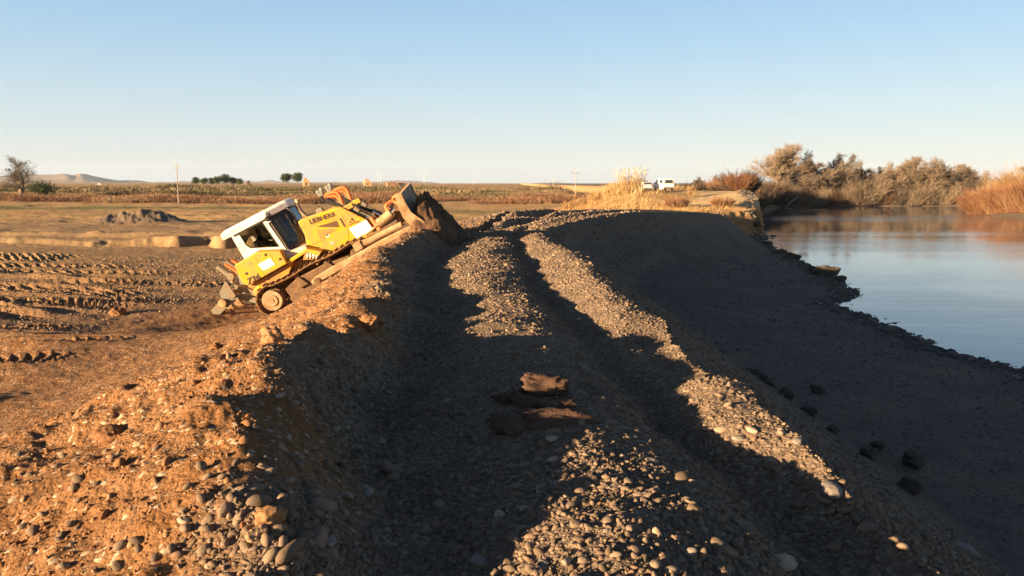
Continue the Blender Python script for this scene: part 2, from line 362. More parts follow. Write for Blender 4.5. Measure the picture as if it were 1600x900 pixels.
# ------------------------------------------------------------------ ground material
def ground_material():
    m = bpy.data.materials.new('ground_material'); m.use_nodes = True
    t = NT(m); co = t.coord('Object')
    at = t.n.new('ShaderNodeAttribute'); at.attribute_name = 'zone'
    sp = t.n.new('ShaderNodeSeparateColor'); t.l.new(at.outputs['Color'], sp.inputs[0])
    fine = t.noise(28, 8, .7, co); mid = t.noise(3.2, 6, .6, co); big = t.noise(.22, 5, .6, co)
    vor = t.voro(38, out='Color', vec=co); vd = t.voro(38, out='Distance', vec=co)
    sv_ = t.n.new('ShaderNodeSeparateColor'); t.l.new(vor, sv_.inputs[0])
    # gravel
    g = t.ramp(sv_.outputs[0], [(0, (.105, .079, .060)), (.45, (.175, .134, .104)), (.8, (.24, .186, .145)), (1, (.36, .295, .235))])
    g = t.mix(t.math('MULTIPLY', mid, .55), g, (.16, .12, .085))
    # soil
    so = t.ramp(fine, [(.25, (.13, .060, .026)), (.5, (.205, .104, .045)), (.72, (.30, .17, .085))])
    so = t.mix(t.ramp(mid, [(.4, (0, 0, 0)), (.7, (.5, .5, .5))]), so, (.30, .19, .11))
    peb = t.ramp(sv_.outputs[1], [(.93, (0, 0, 0)), (.95, (1, 1, 1))])
    so = t.mix(peb, so, (.42, .34, .26))
    # dry grass
    dg = t.ramp(t.noise(9, 7, .75, co), [(.3, (.28, .18, .085)), (.5, (.44, .30, .14)), (.72, (.58, .42, .22))])
    dg = t.mix(t.ramp(big, [(.42, (0, 0, 0)), (.62, (.8, .8, .8))]), dg, (.36, .22, .105))
    gg = t.ramp(t.noise(3, 6, .7, co), [(.3, (.10, .105, .035)), (.7, (.19, .19, .07))])
    cu = t.ramp(t.noise(2.2, 6, .7, co), [(.3, (.30, .115, .04)), (.55, (.44, .20, .08)), (.75, (.52, .32, .17))])
    dk = t.mix(t.noise(1.3, 6, .7, co), (.088, .077, .070, 1), (.15, .13, .115, 1)); dk = t.mix(t.ramp(t.noise(.45, 6, .7, co), [(.42, (0, 0, 0)), (.6, (.75, .75, .75))]), dk, (.165, .138, .11)); dk = t.mix(t.ramp(sv_.outputs[2], [(.90, (0, 0, 0)), (.97, (.6, .6, .6))]), dk, (.22, .20, .19))  # dark bank colour that carries the shade of the river side
    sepz = t.n.new('ShaderNodeSeparateXYZ'); t.l.new(co, sepz.inputs[0])
    zr_ = t.n.new('ShaderNodeMapRange'); zr_.inputs[1].default_value = -1.6; zr_.inputs[2].default_value = -.7; t.l.new(sepz.outputs[2], zr_.inputs[0])
    sand = t.ramp(t.noise(1.5, 6, .7, co), [(.3, (.42, .29, .15)), (.55, (.60, .45, .26)), (.75, (.70, .57, .38))])
    c = t.mix(sp.outputs[0], g, so)
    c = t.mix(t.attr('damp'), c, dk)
    c = t.mix(sp.outputs[1], c, dg)
    c = t.mix(sp.outputs[2], c, gg)
    c = t.mix(at.outputs['Alpha'], c, t.mix(zr_.outputs[0], cu, sand))
    t.l.new(c, t.bsdf.inputs['Base Color'])
    t.bsdf.inputs['Roughness'].default_value = .95
    t.bsdf.inputs['Specular IOR Level'].default_value = .15
    h1 = t.math('SUBTRACT', 1.0, vd)
    h = t.math('ADD', t.math('MULTIPLY', h1, .55), t.math('MULTIPLY', fine, .9))
    n1 = t.bump(h, .8, .035)
    n0 = t.bump(t.noise(1.1, 6, .7, co), .6, .35)
    n2 = t.bump(t.math('ADD', t.noise(5, 6, .65, co), t.math('MULTIPLY', t.voro(7, vec=co), -.5)), .6, .08, n1)
    mxn = t.n.new('ShaderNodeMix'); mxn.data_type = 'VECTOR'; t.l.new(sp.outputs[1], mxn.inputs[0]); t.l.new(n2, mxn.inputs[4]); t.l.new(t.bump(t.noise(1.1, 6, .7, co), .6, .35, n1), mxn.inputs[5]); n2 = mxn.outputs[1]
    t.l.new(n2, t.bsdf.inputs['Normal'])
    return m
M_ground = ground_material()
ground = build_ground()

def water_material():
    m = bpy.data.materials.new('river_water'); m.use_nodes = True
    t = NT(m); co = t.coord('Object')
    mp = t.n.new('ShaderNodeMapping'); t.l.new(co, mp.inputs[0]); mp.inputs['Scale'].default_value = (.35, 1.0, 1); mp.inputs['Rotation'].default_value = (0, 0, R(12))
    t.bsdf.inputs['Base Color'].default_value = (.085, .11, .13, 1)
    t.bsdf.inputs['IOR'].default_value = 1.333
    patch = t.ramp(t.noise(.055, 4, .6, mp.outputs[0]), [(.42, (0, 0, 0)), (.62, (1, 1, 1))])
    r = t.mix(patch, (.05, .05, .05, 1), (.14, .14, .14, 1)); t.l.new(r, t.bsdf.inputs['Roughness'])
    t.bsdf.inputs['Specular IOR Level'].default_value = .6
    h = t.math('ADD', t.noise(1.6, 5, .6, mp.outputs[0]), t.math('MULTIPLY', t.noise(.35, 3, .5, mp.outputs[0]), 1.5))
    hh = t.math('MULTIPLY', h, t.math('ADD', t.math('MULTIPLY', patch, .8), .25))
    t.l.new(t.bump(hh, .25, .06), t.bsdf.inputs['Normal'])
    return m
river = mesh_obj('river', [(9.5, -60, -3.4), (700, -60, -3.4), (700, 215, -3.4), (30, 215, -3.4), (9.5, 60, -3.4)], [(0, 1, 2, 3, 4)], water_material())
tag(river, kind='structure')
# ------------------------------------------------------------------ placing things on the terrain
def gz(x, y): return float(terrain(np.array([float(x)]), np.array([float(y)]))[0])
def cast(u, v):
    a = (u - 800) / 1200; b = (v - 450) / 1200; p = R(7.5)
    dx, dy, dz = a, math.cos(p) - b * math.sin(p), -math.sin(p) - b * math.cos(p)
    t = 1.5 * 1.012 ** np.arange(0, 480)
    zz = terrain(dx * t, dy * t); below = np.nonzero(1.6 + dz * t < zz)[0]
    k = below[0] if len(below) else len(t) - 1
    t0, t1 = t[max(k - 1, 0)], t[k]
    tt = np.linspace(t0, t1, 20); zz = terrain(dx * tt, dy * tt); bl = np.nonzero(1.6 + dz * tt < zz)[0]
    tk = tt[bl[0]] if len(bl) else t1
    return (dx * tk, dy * tk, gz(dx * tk, dy * tk))
def copy_tree(o, parent=None):
    c = o.copy(); scene.collection.objects.link(c)
    if parent: c.parent = parent
    for ch in list(o.children): copy_tree(ch, c)
    return c

# ------------------------------------------------------------------ hills
HENV = [(-800, 276), (-300, 274), (0, 273), (60, 272.5), (95, 271.5), (112, 269.6), (122, 271.5), (133, 270.2), (150, 274), (172, 279), (190, 281.5), (212, 281), (240, 284.5), (262, 286), (300, 285), (420, 283.5), (520, 285.5), (570, 283.8), (640, 282), (665, 283), (700, 287), (740, 287.5), (800, 288), (850, 286), (868, 284.5), (890, 286.5), (960, 288.5), (1100, 289.5), (1600, 289), (2400, 284)]
def build_hills():
    th = np.radians(np.arange(-60, 60, .12)); rr = np.linspace(3600, 7200, 60)
    Rg, Tg = np.meshgrid(rr, th, indexing='ij')
    X = Rg * np.sin(Tg); Y = Rg * np.cos(Tg)
    u = 800 + 1200 * np.tan(Tg)
    top = (292 - itp(u, HENV)) / 1200 * 5400 * np.cos(Tg) + 2
    prof = np.interp(Rg, [3600, 4300, 4800, 5400, 6000, 7200], [-.1, .35, .55, 1.0, .7, -.1])
    rid = 1 - np.abs(fbm(X / 420, Y / 420, 5, 301)) * 2.2
    Z = top * prof * (.72 + .28 * rid) + 14 * fbm(X / 130, Y / 130, 4, 311) * prof
    Z = Z + np.interp(Rg, [3600, 7200], [4, 0])
    idx = np.arange(X.size).reshape(X.shape)
    F = np.stack([idx[:-1, :-1].ravel(), idx[:-1, 1:].ravel(), idx[1:, 1:].ravel(), idx[1:, :-1].ravel()], 1)
    m = bpy.data.materials.new('hill_ground'); m.use_nodes = True
    t = NT(m); co = t.coord('Object')
    c = t.ramp(t.noise(.0035, 7, .65, co), [(.35, (.15, .115, .09)), (.5, (.27, .19, .14)), (.62, (.34, .26, .19)), (.70, (.62, .56, .48))])
    t.l.new(c, t.bsdf.inputs['Base Color']); t.bsdf.inputs['Roughness'].default_value = 1
    o = np_mesh('hills', np.stack([X.ravel(), Y.ravel(), Z.ravel()], 1), F[:, ::-1], m, smooth=True)
    tag(o, kind='structure')
build_hills()

# ------------------------------------------------------------------ vegetation
def twig_mat(name, stops, scale=.35, rough=.9):
    m = bpy.data.materials.new(name); m.use_nodes = True
    t = NT(m); co = t.coord('Object')
    oi = t.n.new('ShaderNodeObjectInfo')
    f = t.math('ADD', t.noise(scale, 4, .6, co), t.math('MULTIPLY', t.math('SUBTRACT', oi.outputs['Random'], .5), .22))
    t.l.new(t.ramp(f, stops), t.bsdf.inputs['Base Color'])
    t.bsdf.inputs['Roughness'].default_value = rough; t.bsdf.inputs['Specular IOR Level'].default_value = .15
    return m
M_bark = mat('bark', (.13, .105, .08), .95, var=(.20, .165, .13), vscale=2)
M_palebark = mat('pale_bark', (.28, .23, .17), .95, var=(.24, .19, .14), vscale=2)
M_twig = twig_mat('bare_twigs', [(.3, (.12, .094, .073)), (.5, (.20, .157, .115)), (.7, (.28, .222, .16))])
M_twiggrey = twig_mat('grey_twigs', [(.3, (.08, .068, .058)), (.5, (.14, .118, .095)), (.7, (.21, .175, .14))])
M_redtwig = twig_mat('red_willow_twigs', [(.3, (.13, .065, .038)), (.5, (.20, .105, .06)), (.72, (.27, .165, .095))], .25)
M_goldtwig = twig_mat('golden_willow_twigs', [(.3, (.19, .12, .06)), (.5, (.27, .18, .095)), (.72, (.35, .25, .14))], .25)
M_darktwig = twig_mat('shade_dark_bramble', [(.3, (.045, .035, .028)), (.5, (.085, .062, .045)), (.72, (.13, .09, .06))], .4)  # darkened to carry the shade over the river-bend bushes
M_reed = twig_mat('dry_reed', [(.3, (.24, .15, .07)), (.5, (.36, .25, .125)), (.72, (.48, .36, .20))], .6)
M_pine = twig_mat('pine_needles', [(.3, (.028, .042, .018)), (.5, (.05, .07, .028)), (.72, (.085, .10, .045))], .6)

def ribbons(P0, P1, W, rs, bend=.15):
    """thin three-point leaf or twig blades: arrays of start, end, width"""
    n = len(P0); D = P1 - P0; L = np.linalg.norm(D, axis=1, keepdims=True)
    A = rs.normal(size=(n, 3)); S = np.cross(D, A); S /= np.linalg.norm(S, axis=1, keepdims=True) + 1e-9
    B = np.cross(D, S); B /= np.linalg.norm(B, axis=1, keepdims=True) + 1e-9
    M = (P0 + P1) / 2 + B * L * bend * rs.normal(size=(n, 1)); W = W.reshape(-1, 1)
    V = np.stack([P0 - S * W / 2, P0 + S * W / 2, M + S * W * .4, M - S * W * .4, P1 + S * W * .12, P1 - S * W * .12], 1).reshape(-1, 3)
    k = np.arange(n)[:, None] * 6
    F = np.concatenate([k + np.array([[0, 1, 2, 3]]), k + np.array([[3, 2, 4, 5]])])
    return V, F
def tube_arr(paths, sides=5):
    VV = []; FF = []; off = 0
    for pts, rad in paths:
        pts = np.array(pts); n = len(pts)
        for i in range(n):
            d = pts[min(i + 1, n - 1)] - pts[max(i - 1, 0)]; d /= np.linalg.norm(d) + 1e-9
            a = np.cross(d, [.31, .17, .93] if abs(d[2]) < .9 else [1, 0, 0]); a /= np.linalg.norm(a); b = np.cross(d, a)
            for k in range(sides):
                an = 2 * math.pi * k / sides
                VV.append(pts[i] + rad[i] * (a * math.cos(an) + b * math.sin(an)))
        for i in range(n - 1):
            for k in range(sides):
                FF.append((off + i * sides + k, off + i * sides + (k + 1) % sides, off + (i + 1) * sides + (k + 1) % sides, off + (i + 1) * sides + k))
        off += n * sides
    return np.array(VV), np.array(FF)
def grow_tree(seed, H, spread=.5, trunk_frac=.25, r0=.25, limbs=8, up=.25, dens=1.0, tw=.035, lean=0):
    rs = np.random.RandomState(seed); paths = []; T0 = []; T1 = []; TW = []
    def rnd_perp(d):
        a = np.cross(d, rs.normal(size=3)); return a / (np.linalg.norm(a) + 1e-9)
    def branch(p, d, L, r, lvl):
        n = 5 if lvl < 2 else 3
        pts = [p]; rad = [r]; dd = d.copy()
        for i in range(n):
            dd = dd + rs.normal(size=3) * (.13 + .05 * lvl) + np.array([0, 0, up * .35]); dd /= np.linalg.norm(dd)
            pts.append(pts[-1] + dd * L / n); rad.append(r * (1 - .62 * (i + 1) / n))
        paths.append((pts, rad))
        nchild = [limbs, 7, 6][lvl] if lvl < 3 else 0
        for c in range(nchild):
            f = rs.uniform(.18 if lvl else trunk_frac, 1.0) ** .9 if lvl else trunk_frac + (1 - trunk_frac) * (c + rs.rand() * .8) / nchild
            k = min(int(f * n), n - 1); q = pts[k] + (pts[k + 1] - pts[k]) * (f * n - k)
            nd = dd * rs.uniform(.35, .8) + rnd_perp(dd) * (spread * (1.6 if lvl == 0 else 1.2)) * rs.uniform(.6, 1.1) + np.array([0, 0, up * .7]); nd /= np.linalg.norm(nd)
            nl = L * rs.uniform(.38, .66) * (1.15 - .45 * f if lvl == 0 else 1)
            nr = max(r * .5 * (1 - .5 * f), .012)
            if lvl < 2: branch(q, nd, nl, nr, lvl + 1)
            else: twig(q, nd, nl, nr)
        if lvl == 2: twig(pts[-1], dd, L * .6, r * .4)
        if lvl < 2: branch(pts[-1], dd, L * .45, r * .38, min(lvl + 1, 2)) if lvl == 1 or True else None
    def twig(p, d, L, r):
        e = p + d * L
        T0.append(p); T1.append(e); TW.append(max(tw * 1.3, r))
        for i in range(int(5 * dens)):
            f = rs.uniform(.15, 1); q = p + d * L * f
            nd = d * .7 + rnd_perp(d) * .65 + np.array([0, 0, up * .6]); nd /= np.linalg.norm(nd)
            l2 = L * rs.uniform(.35, .8); q2 = q + nd * l2
            T0.append(q); T1.append(q2); TW.append(tw)
            for j in range(int(2 * dens)):
                g = rs.uniform(.3, 1); w = q + nd * l2 * g; n2 = nd + rnd_perp(nd) * .8; n2 /= np.linalg.norm(n2)
                T0.append(w); T1.append(w + n2 * l2 * rs.uniform(.3, .6)); TW.append(tw * .7)
    branch(np.array([0, 0, -.15]), np.array([lean, 0, 1.0]), H * .62, r0, 0)
    Vt, Ft = tube_arr(paths)
    Vc, Fc = ribbons(np.array(T0), np.array(T1), np.array(TW), rs)
    s = H / max(Vc[:, 2].max(), .1); Vt *= s; Vc *= s
    return Vt, Ft, Vc, Fc
def bare_tree(name, seed, H, barkm, twm, **kw):
    Vt, Ft, Vc, Fc = grow_tree(seed, H, **kw)
    r = empty(name)
    np_mesh('trunk', Vt, Ft, barkm, r, smooth=True)
    np_mesh('crown', Vc, Fc, twm, r)
    return r
def shrub_arrays(seed, H, Rd, n, w=.03, lo=.2, fan=.6, sprigs=2):
    rs = np.random.RandomState(seed)
    a = rs.uniform(0, 2 * math.pi, n); q = np.sqrt(rs.rand(n)) * Rd * .55
    P0 = np.stack([q * np.cos(a), q * np.sin(a), np.zeros(n) - .1], 1)
    out = rs.uniform(.15, 1, n) * fan
    dirs = np.stack([np.cos(a) * out + rs.normal(size=n) * .18, np.sin(a) * out + rs.normal(size=n) * .18, np.ones(n)], 1)
    dirs /= np.linalg.norm(dirs, axis=1, keepdims=True)
    L = H * rs.uniform(.55, 1.05, n)[:, None]
    lump = 1 + .3 * np.sin(a * 3 + seed)[:, None]
    P1 = P0 + dirs * L * lump
    A0 = [P0]; A1 = [P1]; Wd = [np.full(n, w * 1.3)]
    for k in range(sprigs):
        f = rs.uniform(lo, .95, (n, 1)); s = P0 + (P1 - P0) * f
        nd = dirs + rs.normal(size=(n, 3)) * (.35 if sprigs < 5 else .75); nd /= np.linalg.norm(nd, axis=1, keepdims=True)
        A0.append(s); A1.append(s + nd * L * rs.uniform(.2, .45, (n, 1))); Wd.append(np.full(n, w))
    return ribbons(np.concatenate(A0), np.concatenate(A1), np.concatenate(Wd), rs, .08)
def shrub(name, seed, H, Rd, n, m, **kw):
    V, F = shrub_arrays(seed, H, Rd, n, **kw)
    return np_mesh(name, V, F, m)

# --- riverside wood on the far bank, every tree its own thing
protos = [
    bare_tree('riverside_tree', 11, 13, M_palebark, M_twig, spread=.50, limbs=9, r0=.30, up=.32, dens=1.9, tw=.06),
    bare_tree('riverside_tree', 12, 12, M_bark, M_twig, spread=.62, limbs=10, r0=.32, up=.22, dens=1.9, tw=.06),
    bare_tree('riverside_tree', 13, 11, M_bark, M_twiggrey, spread=.58, limbs=9, r0=.28, up=.22, dens=1.8, tw=.06),
    bare_tree('riverside_tree', 14, 12, M_palebark, M_twig, spread=.66, limbs=11, r0=.3, up=.16, dens=1.9, tw=.06),
]
wood = [  # u, top v, distance y, proto, label
 (1213, 235, 207, 0, 'tall pale-barked bare tree standing at the left end of the riverside wood'),
 (1238, 243, 214, 3, 'broad bare tree just right of the tall pale tree at the wood\'s left end'),
 (1262, 243, 206, 1, 'bare brown tree third from the left along the far riverbank'),
 (1288, 248, 216, 2, 'grey bare tree with dark limbs behind the bank, fourth from the left in the wood'),
 (1312, 249, 207, 2, 'dark-limbed grey tree left of the dip in the wood\'s skyline'),
 (1340, 256, 213, 1, 'bare tree in front of the first dip in the wood\'s skyline'),
 (1362, 266, 222, 2, 'low grey tree in the dip of the skyline between the two crests'),
 (1386, 258, 208, 1, 'brown bare tree rising just right of the skyline dip'),
 (1410, 252, 216, 0, 'tall bare tree at the start of the wood\'s middle crest'),
 (1434, 252, 206, 3, 'broad golden-brown tree in the middle crest of the riverside wood'),
 (1458, 255, 214, 1, 'bare tree at the centre of the right-hand crest of the wood'),
 (1482, 257, 207, 3, 'spreading brown tree on the right-hand crest above the gravel shore'),
 (1506, 262, 216, 0, 'pale bare tree where the wood begins to slope down to the right'),
 (1528, 270, 209, 1, 'lower brown tree behind the left tip of the red willow spit'),
 (1552, 276, 222, 3, 'small bare tree behind the red willows, left of the last wood trees'),
 (1578, 272, 228, 1, 'bare tree showing above the red willows near the right edge'),
 (1606, 264, 232, 0, 'rightmost bare tree of the riverside wood, cut by the photo edge'),
]
wood += [(1226, 248, 236, 2, 'grey tree behind the left end of the riverside wood'), (1300, 256, 240, 1, 'brown tree in the second row behind the dark-limbed ones'), (1350, 268, 242, 2, 'low grey tree in the second row behind the skyline dip'), (1400, 262, 240, 3, 'brown tree in the second row between dip and middle crest'), (1445, 260, 242, 2, 'grey tree in the second row behind the middle crest'), (1494, 266, 240, 1, 'brown tree in the second row where the wood slopes down')]
used = set(); rsw = np.random.RandomState(5)
for u, tv, y, pi_, lab in wood:
    x = (u - 800) / 1200 * y; z = gz(x, y); h = (292 - tv) / 1200 * y + 1.6 - z
    o = protos[pi_] if pi_ not in used else copy_tree(protos[pi_]); used.add(pi_)
    s = h / [13, 12, 11, 12][pi_]
    o.location = (x, y, z); s *= 1.16; o.scale = (s * rsw.uniform(1.1, 1.3), s * rsw.uniform(1.1, 1.3), s); o.rotation_euler = (0, 0, rsw.uniform(0, 6.28))
    tag(o, lab, 'tree', 'bare trees of the riverside wood')
# undergrowth of the far bank
us = [shrub('riverside_shrub', 21, 4.2, 3.2, 700, M_twig, w=.04, fan=.9, sprigs=6, lo=.1), shrub('riverside_shrub', 22, 3.4, 3.0, 700, M_redtwig, w=.04, fan=1.0, sprigs=6, lo=.1), shrub('riverside_shrub', 23, 4.0, 3.0, 700, M_twiggrey, w=.04, fan=.9, sprigs=6, lo=.1)]
under = [(1196, 204, 2, 1.3), (1226, 203, 2, 1.0), (1250, 204, 1, .8), (1276, 204, 0, .9), (1300, 203, 1, .8), (1322, 204, 0, .9), (1347, 203.5, 0, 1.35), (1372, 204, 1, .8), (1396, 204, 2, .9), (1420, 204, 0, 1.0), (1446, 204, 0, .9), (1468, 204, 0, 1.0), (1492, 204, 1, .9), (1514, 204, 0, 1.1), (1536, 205, 0, 1.0), (1240, 210, 2, 1.3), (1330, 210, 2, 1.3), (1380, 212, 2, 1.3), (1440, 210, 2, 1.3), (1500, 210, 2, 1.3), (1285, 209, 2, 1.3)]
seen = set()
for i, (u, y, k, s) in enumerate(under):
    x = (u - 800) / 1200 * y
    o = us[k] if k not in seen else us[k].copy()
    if k in seen: scene.collection.objects.link(o)
    seen.add(k)
    s *= 1.12; o.location = (x, y, max(gz(x, y), -3.3)); o.scale = (s * 1.2, s, s); o.rotation_euler = (0, 0, i * 1.7)
    lab = {6: 'domed golden shrub drooping to the water below the skyline dip'}.get(i, ['brown bare shrub in the undergrowth below the riverside trees', 'reddish bare shrub in the undergrowth below the riverside trees', 'grey bare shrub in the undergrowth below the riverside trees'][k])
    tag(o, lab, 'shrub', 'shrubs under the riverside wood')
# --- red and golden willows on the right-hand spit
ws = [shrub('willow_shrub', 31, 4.3, 3.2, 2600, M_redtwig, w=.035, fan=.55, sprigs=3), shrub('willow_shrub', 32, 6.6, 3.4, 2600, M_goldtwig, w=.04, fan=.5, sprigs=3)]
spit = [(1524, 143, 0, .72), (1540, 141, 0, .9), (1557, 139, 0, .95), (1574, 136, 0, 1.0), (1592, 133, 0, 1.0), (1612, 131, 0, 1.05), (1560, 148, 1, .78), (1578, 147, 1, .95), (1596, 145, 1, 1.12), (1615, 143, 1, 1.25), (1540, 152, 1, .62), (1634, 133, 0, 1.1), (1640, 148, 1, 1.3)]
spl = ['low red willow at the left tip of the spit', 'red willow second from the tip of the spit', 'red willow third from the tip of the spit', 'dense red willow near the middle of the spit shore', 'red willow on the spit shore close to the right edge', 'red willow on the shore at the right edge of the view',
       'golden willow rising behind the red ones near the spit tip', 'golden willow behind the middle red willows', 'tall golden willow behind the spit near the right edge', 'tallest golden willow at the right edge of the view', 'small golden willow behind the spit tip']
seen = set()
for i, (u, y, k, s) in enumerate(spit):
    if u > 1625: continue
    x = (u - 800) / 1200 * y
    o = ws[k] if k not in seen else ws[k].copy()
    if k in seen: scene.collection.objects.link(o)
    seen.add(k)
    o.location = (x, y, max(gz(x, y), -3.35)); s *= (.78 if k else .9); o.scale = (s * 1.4, s * 1.2, s); o.rotation_euler = (0, 0, i * 2.1)
    tag(o, spl[i], 'willow', 'willows on the river spit')
# --- brambles on the near-left river bend, shade put into the dark twig colour
db = [shrub('bank_bramble', 41, 3.4, 3.4, 1600, M_darktwig, w=.06, fan=1.0, sprigs=3), shrub('bank_bramble', 42, 4.2, 3.0, 1600, M_redtwig, w=.05, fan=.8, sprigs=3)]
_bl = ['reddish bramble just past the sandy cliff end', 'dark bramble close behind the sandy cliff', 'second dark bramble behind the sandy cliff', 'dark bramble where the shore leaves the sandy cliff', 'wide dark bramble at the inner river bend', 'dark bramble overhanging the water at the bend', 'dark bramble on the bend below the tall pale tree',
       'dark bramble touching the water left of the fallen trunk', 'dark bramble behind the fallen pale trunk', 'dark bramble at the right end of the bend']
dbl = []
for i, y in enumerate((117, 124, 132, 141, 150, 160, 170, 180, 190, 199)):
    wx_ = float(itp(np.array([float(y)]), WX)[0]); dbl.append((800 + 1200 * (wx_ - 1.2) / y, y, 1 if i == 0 else 0, .55 if i == 0 else .85 + .055 * i, _bl[i]))
for i, (y, dx, k, sc, lab) in enumerate([(150, 7, 1, 1.0, 'reddish bramble on top of the bend'), (166, 8, 1, 1.15, 'tall reddish bramble left of the wood'), (184, 8, 1, 1.1, 'reddish bramble in front of the tall pale tree'), (138, 6, 0, .8, 'dark bramble on the skyline left of the bend'), (174, 5, 0, 1.2, 'high dark bramble between the bend and the wood'), (195, 7, 0, 1.2, 'dark bramble at the foot of the tall pale tree')]):
    wx_ = float(itp(np.array([float(y)]), WX)[0]); dbl.append((800 + 1200 * (wx_ - dx) / y, y, k, sc, lab))
seen = set()
for i, (u, y, k, s, lab) in enumerate(dbl):
    x = (u - 800) / 1200 * y
    o = db[k] if k not in seen else db[k].copy()
    if k in seen: scene.collection.objects.link(o)
    seen.add(k)
    o.location = (x, y, max(gz(x, y), -3.45)); o.scale = (s * 1.1, s, s); o.rotation_euler = (0, 0, i * 1.3)
    tag(o, lab, 'bush', 'brambles on the river bend')
# fallen pale trunk leaning at the bend
V, F = tube_arr([([np.array([0, 0, -.3]), np.array([1.6, .3, 1.0]), np.array([3.2, .5, 2.4])], [.28, .24, .16])], 7)
o = np_mesh('fallen_trunk', V, F, M_palebark, smooth=True); o.location = (69.5, 196, -3.1)
tag(o, 'pale broken trunk leaning over the water in front of the dark brambles', 'tree trunk')

# --- lone bare tree and its bush on the left
o = bare_tree('bare_tree', 77, 10.5, M_bark, M_twiggrey, spread=.72, limbs=10, trunk_frac=.14, r0=.42, up=.25, dens=1.3, tw=.03)
o.location = (-122, 192, gz(-122, 192)); o.scale = (1.6, 1.6, 1.0)
tag(o, 'lone bare grey tree with a short trunk at the far left of the field', 'tree')
def leaf_clump_tree(name, seed, H, W, crown_lo, lobes, n=2600, leaf=.22, trunk=True):
    rs = np.random.RandomState(seed); r = empty(name)
    C = []
    for i in range(lobes):
        a = rs.uniform(0, 6.28); q = rs.uniform(.0, .62) * W / 2
        C.append((q * math.cos(a), q * math.sin(a), crown_lo + (H - crown_lo) * rs.uniform(.3, .82), rs.uniform(.24, .42) * W))
    P = []
    for i in range(n):
        c = C[rs.randint(lobes)]; d = rs.normal(size=3); d /= np.linalg.norm(d); rr_ = c[3] * rs.uniform(.3, 1.2)
        P.append((c[0] + d[0] * rr_, c[1] + d[1] * rr_, c[2] + d[2] * rr_ * .62))
    P = np.array(P); D = rs.normal(size=(n, 3)); D /= np.linalg.norm(D, axis=1, keepdims=True)
    V, F = ribbons(P - D * leaf, P + D * leaf, np.full(n, leaf * 1.1), rs, .3)
    np_mesh('crown', V, F, M_pine, r)
    if trunk:
        paths = [([np.array([0, 0, -.2]), np.array([.1, 0, crown_lo * .7]), np.array([0, .1, H * .7])], [.22, .17, .08])]
        for c in C[:5]: paths.append(([np.array([.05, 0, crown_lo * .7]), np.array([c[0] * .6, c[1] * .6, (crown_lo + c[2]) / 2]), np.array(c[:3])], [.12, .08, .04]))
        V, F = tube_arr(paths, 6); np_mesh('trunk', V, F, M_bark, r)
    return r
o = leaf_clump_tree('evergreen_bush', 51, 3.6, 8, .3, 9, 2600, .16, True)
o.location = (-124, 205, gz(-124, 205)); tag(o, 'dark evergreen bush behind the lone bare tree', 'bush')
# --- pine grove on the skyline and the two round pines
pn = [leaf_clump_tree('pine_tree', 61, 6.2, 6.5, 2.0, 8, 1500, .26), leaf_clump_tree('pine_tree', 62, 5.4, 6.0, 1.6, 7, 1400, .26)]
grove = [(311, 278, 0, 'leftmost pine of the dark grove on the skyline'), (322, 279, 1, 'second pine from the left in the skyline grove'), (335, 279, 0, 'third pine from the left in the skyline grove'), (346, 277, 1, 'pine just left of the grove\'s tallest'), (356, 274, 0, 'tallest pine of the skyline grove'), (368, 278, 1, 'pine right of the tallest in the grove'), (379, 280, 0, 'rightmost pine of the skyline grove')]
seen = set()
for i, (u, tv, k, lab) in enumerate(grove):
    y = 420 + (i % 3) * 6; x = (u - 800) / 1200 * y; z = gz(x, y)
    o = pn[k] if k not in seen else copy_tree(pn[k]); seen.add(k)
    s = ((292 - tv) / 1200 * y + 1.6 - z) / [6.2, 5.4][k]
    o.location = (x, y, z); o.scale = (s * .95, s * .95, s); o.rotation_euler = (0, 0, i)
    tag(o, lab, 'pine tree', 'pines of the skyline grove')
for i, (u, tv, w_, lab) in enumerate([(450, 271, 5.8, 'larger round dark pine left of the ruined tower'), (468, 270, 5.4, 'smaller round pine touching the ruined tower')]):
    y = 400 + 14 * i; x = (u - 800) / 1200 * y; z = gz(x, y); h = (292 - tv) / 1200 * y + 1.6 - z
    o = leaf_clump_tree('round_pine', 65 + i, h, w_ + .8, h * .35, 10, 2200, .24); o.location = (x, y, z); tag(o, lab, 'pine tree')
# small bare trees on the right skyline
sm = bare_tree('bare_tree', 88, 5.5, M_bark, M_twiggrey, spread=.7, limbs=8, r0=.16, up=.2, dens=1.1, tw=.05)
for i, (u, tv, y, lab) in enumerate([(1092, 275, 210, 'small round bare tree right of the white van'), (1120, 273, 215, 'small bare tree standing alone between van and river bend'), (1172, 278, 225, 'small bare tree on the skyline left of the tall pale tree'), (392, 281, 380, 'thin bare tree beside the pine grove')]):
    x = (u - 800) / 1200 * y; z = gz(x, y); h = (292 - tv) / 1200 * y + 1.6 - z
    o = sm if i == 0 else copy_tree(sm); s = h / 5.5
    o.location = (x, y, z); o.scale = (s * (1.3 if i == 0 else 1), s * (1.3 if i == 0 else 1), s); o.rotation_euler = (0, 0, 2.1 * i); tag(o, lab, 'tree')

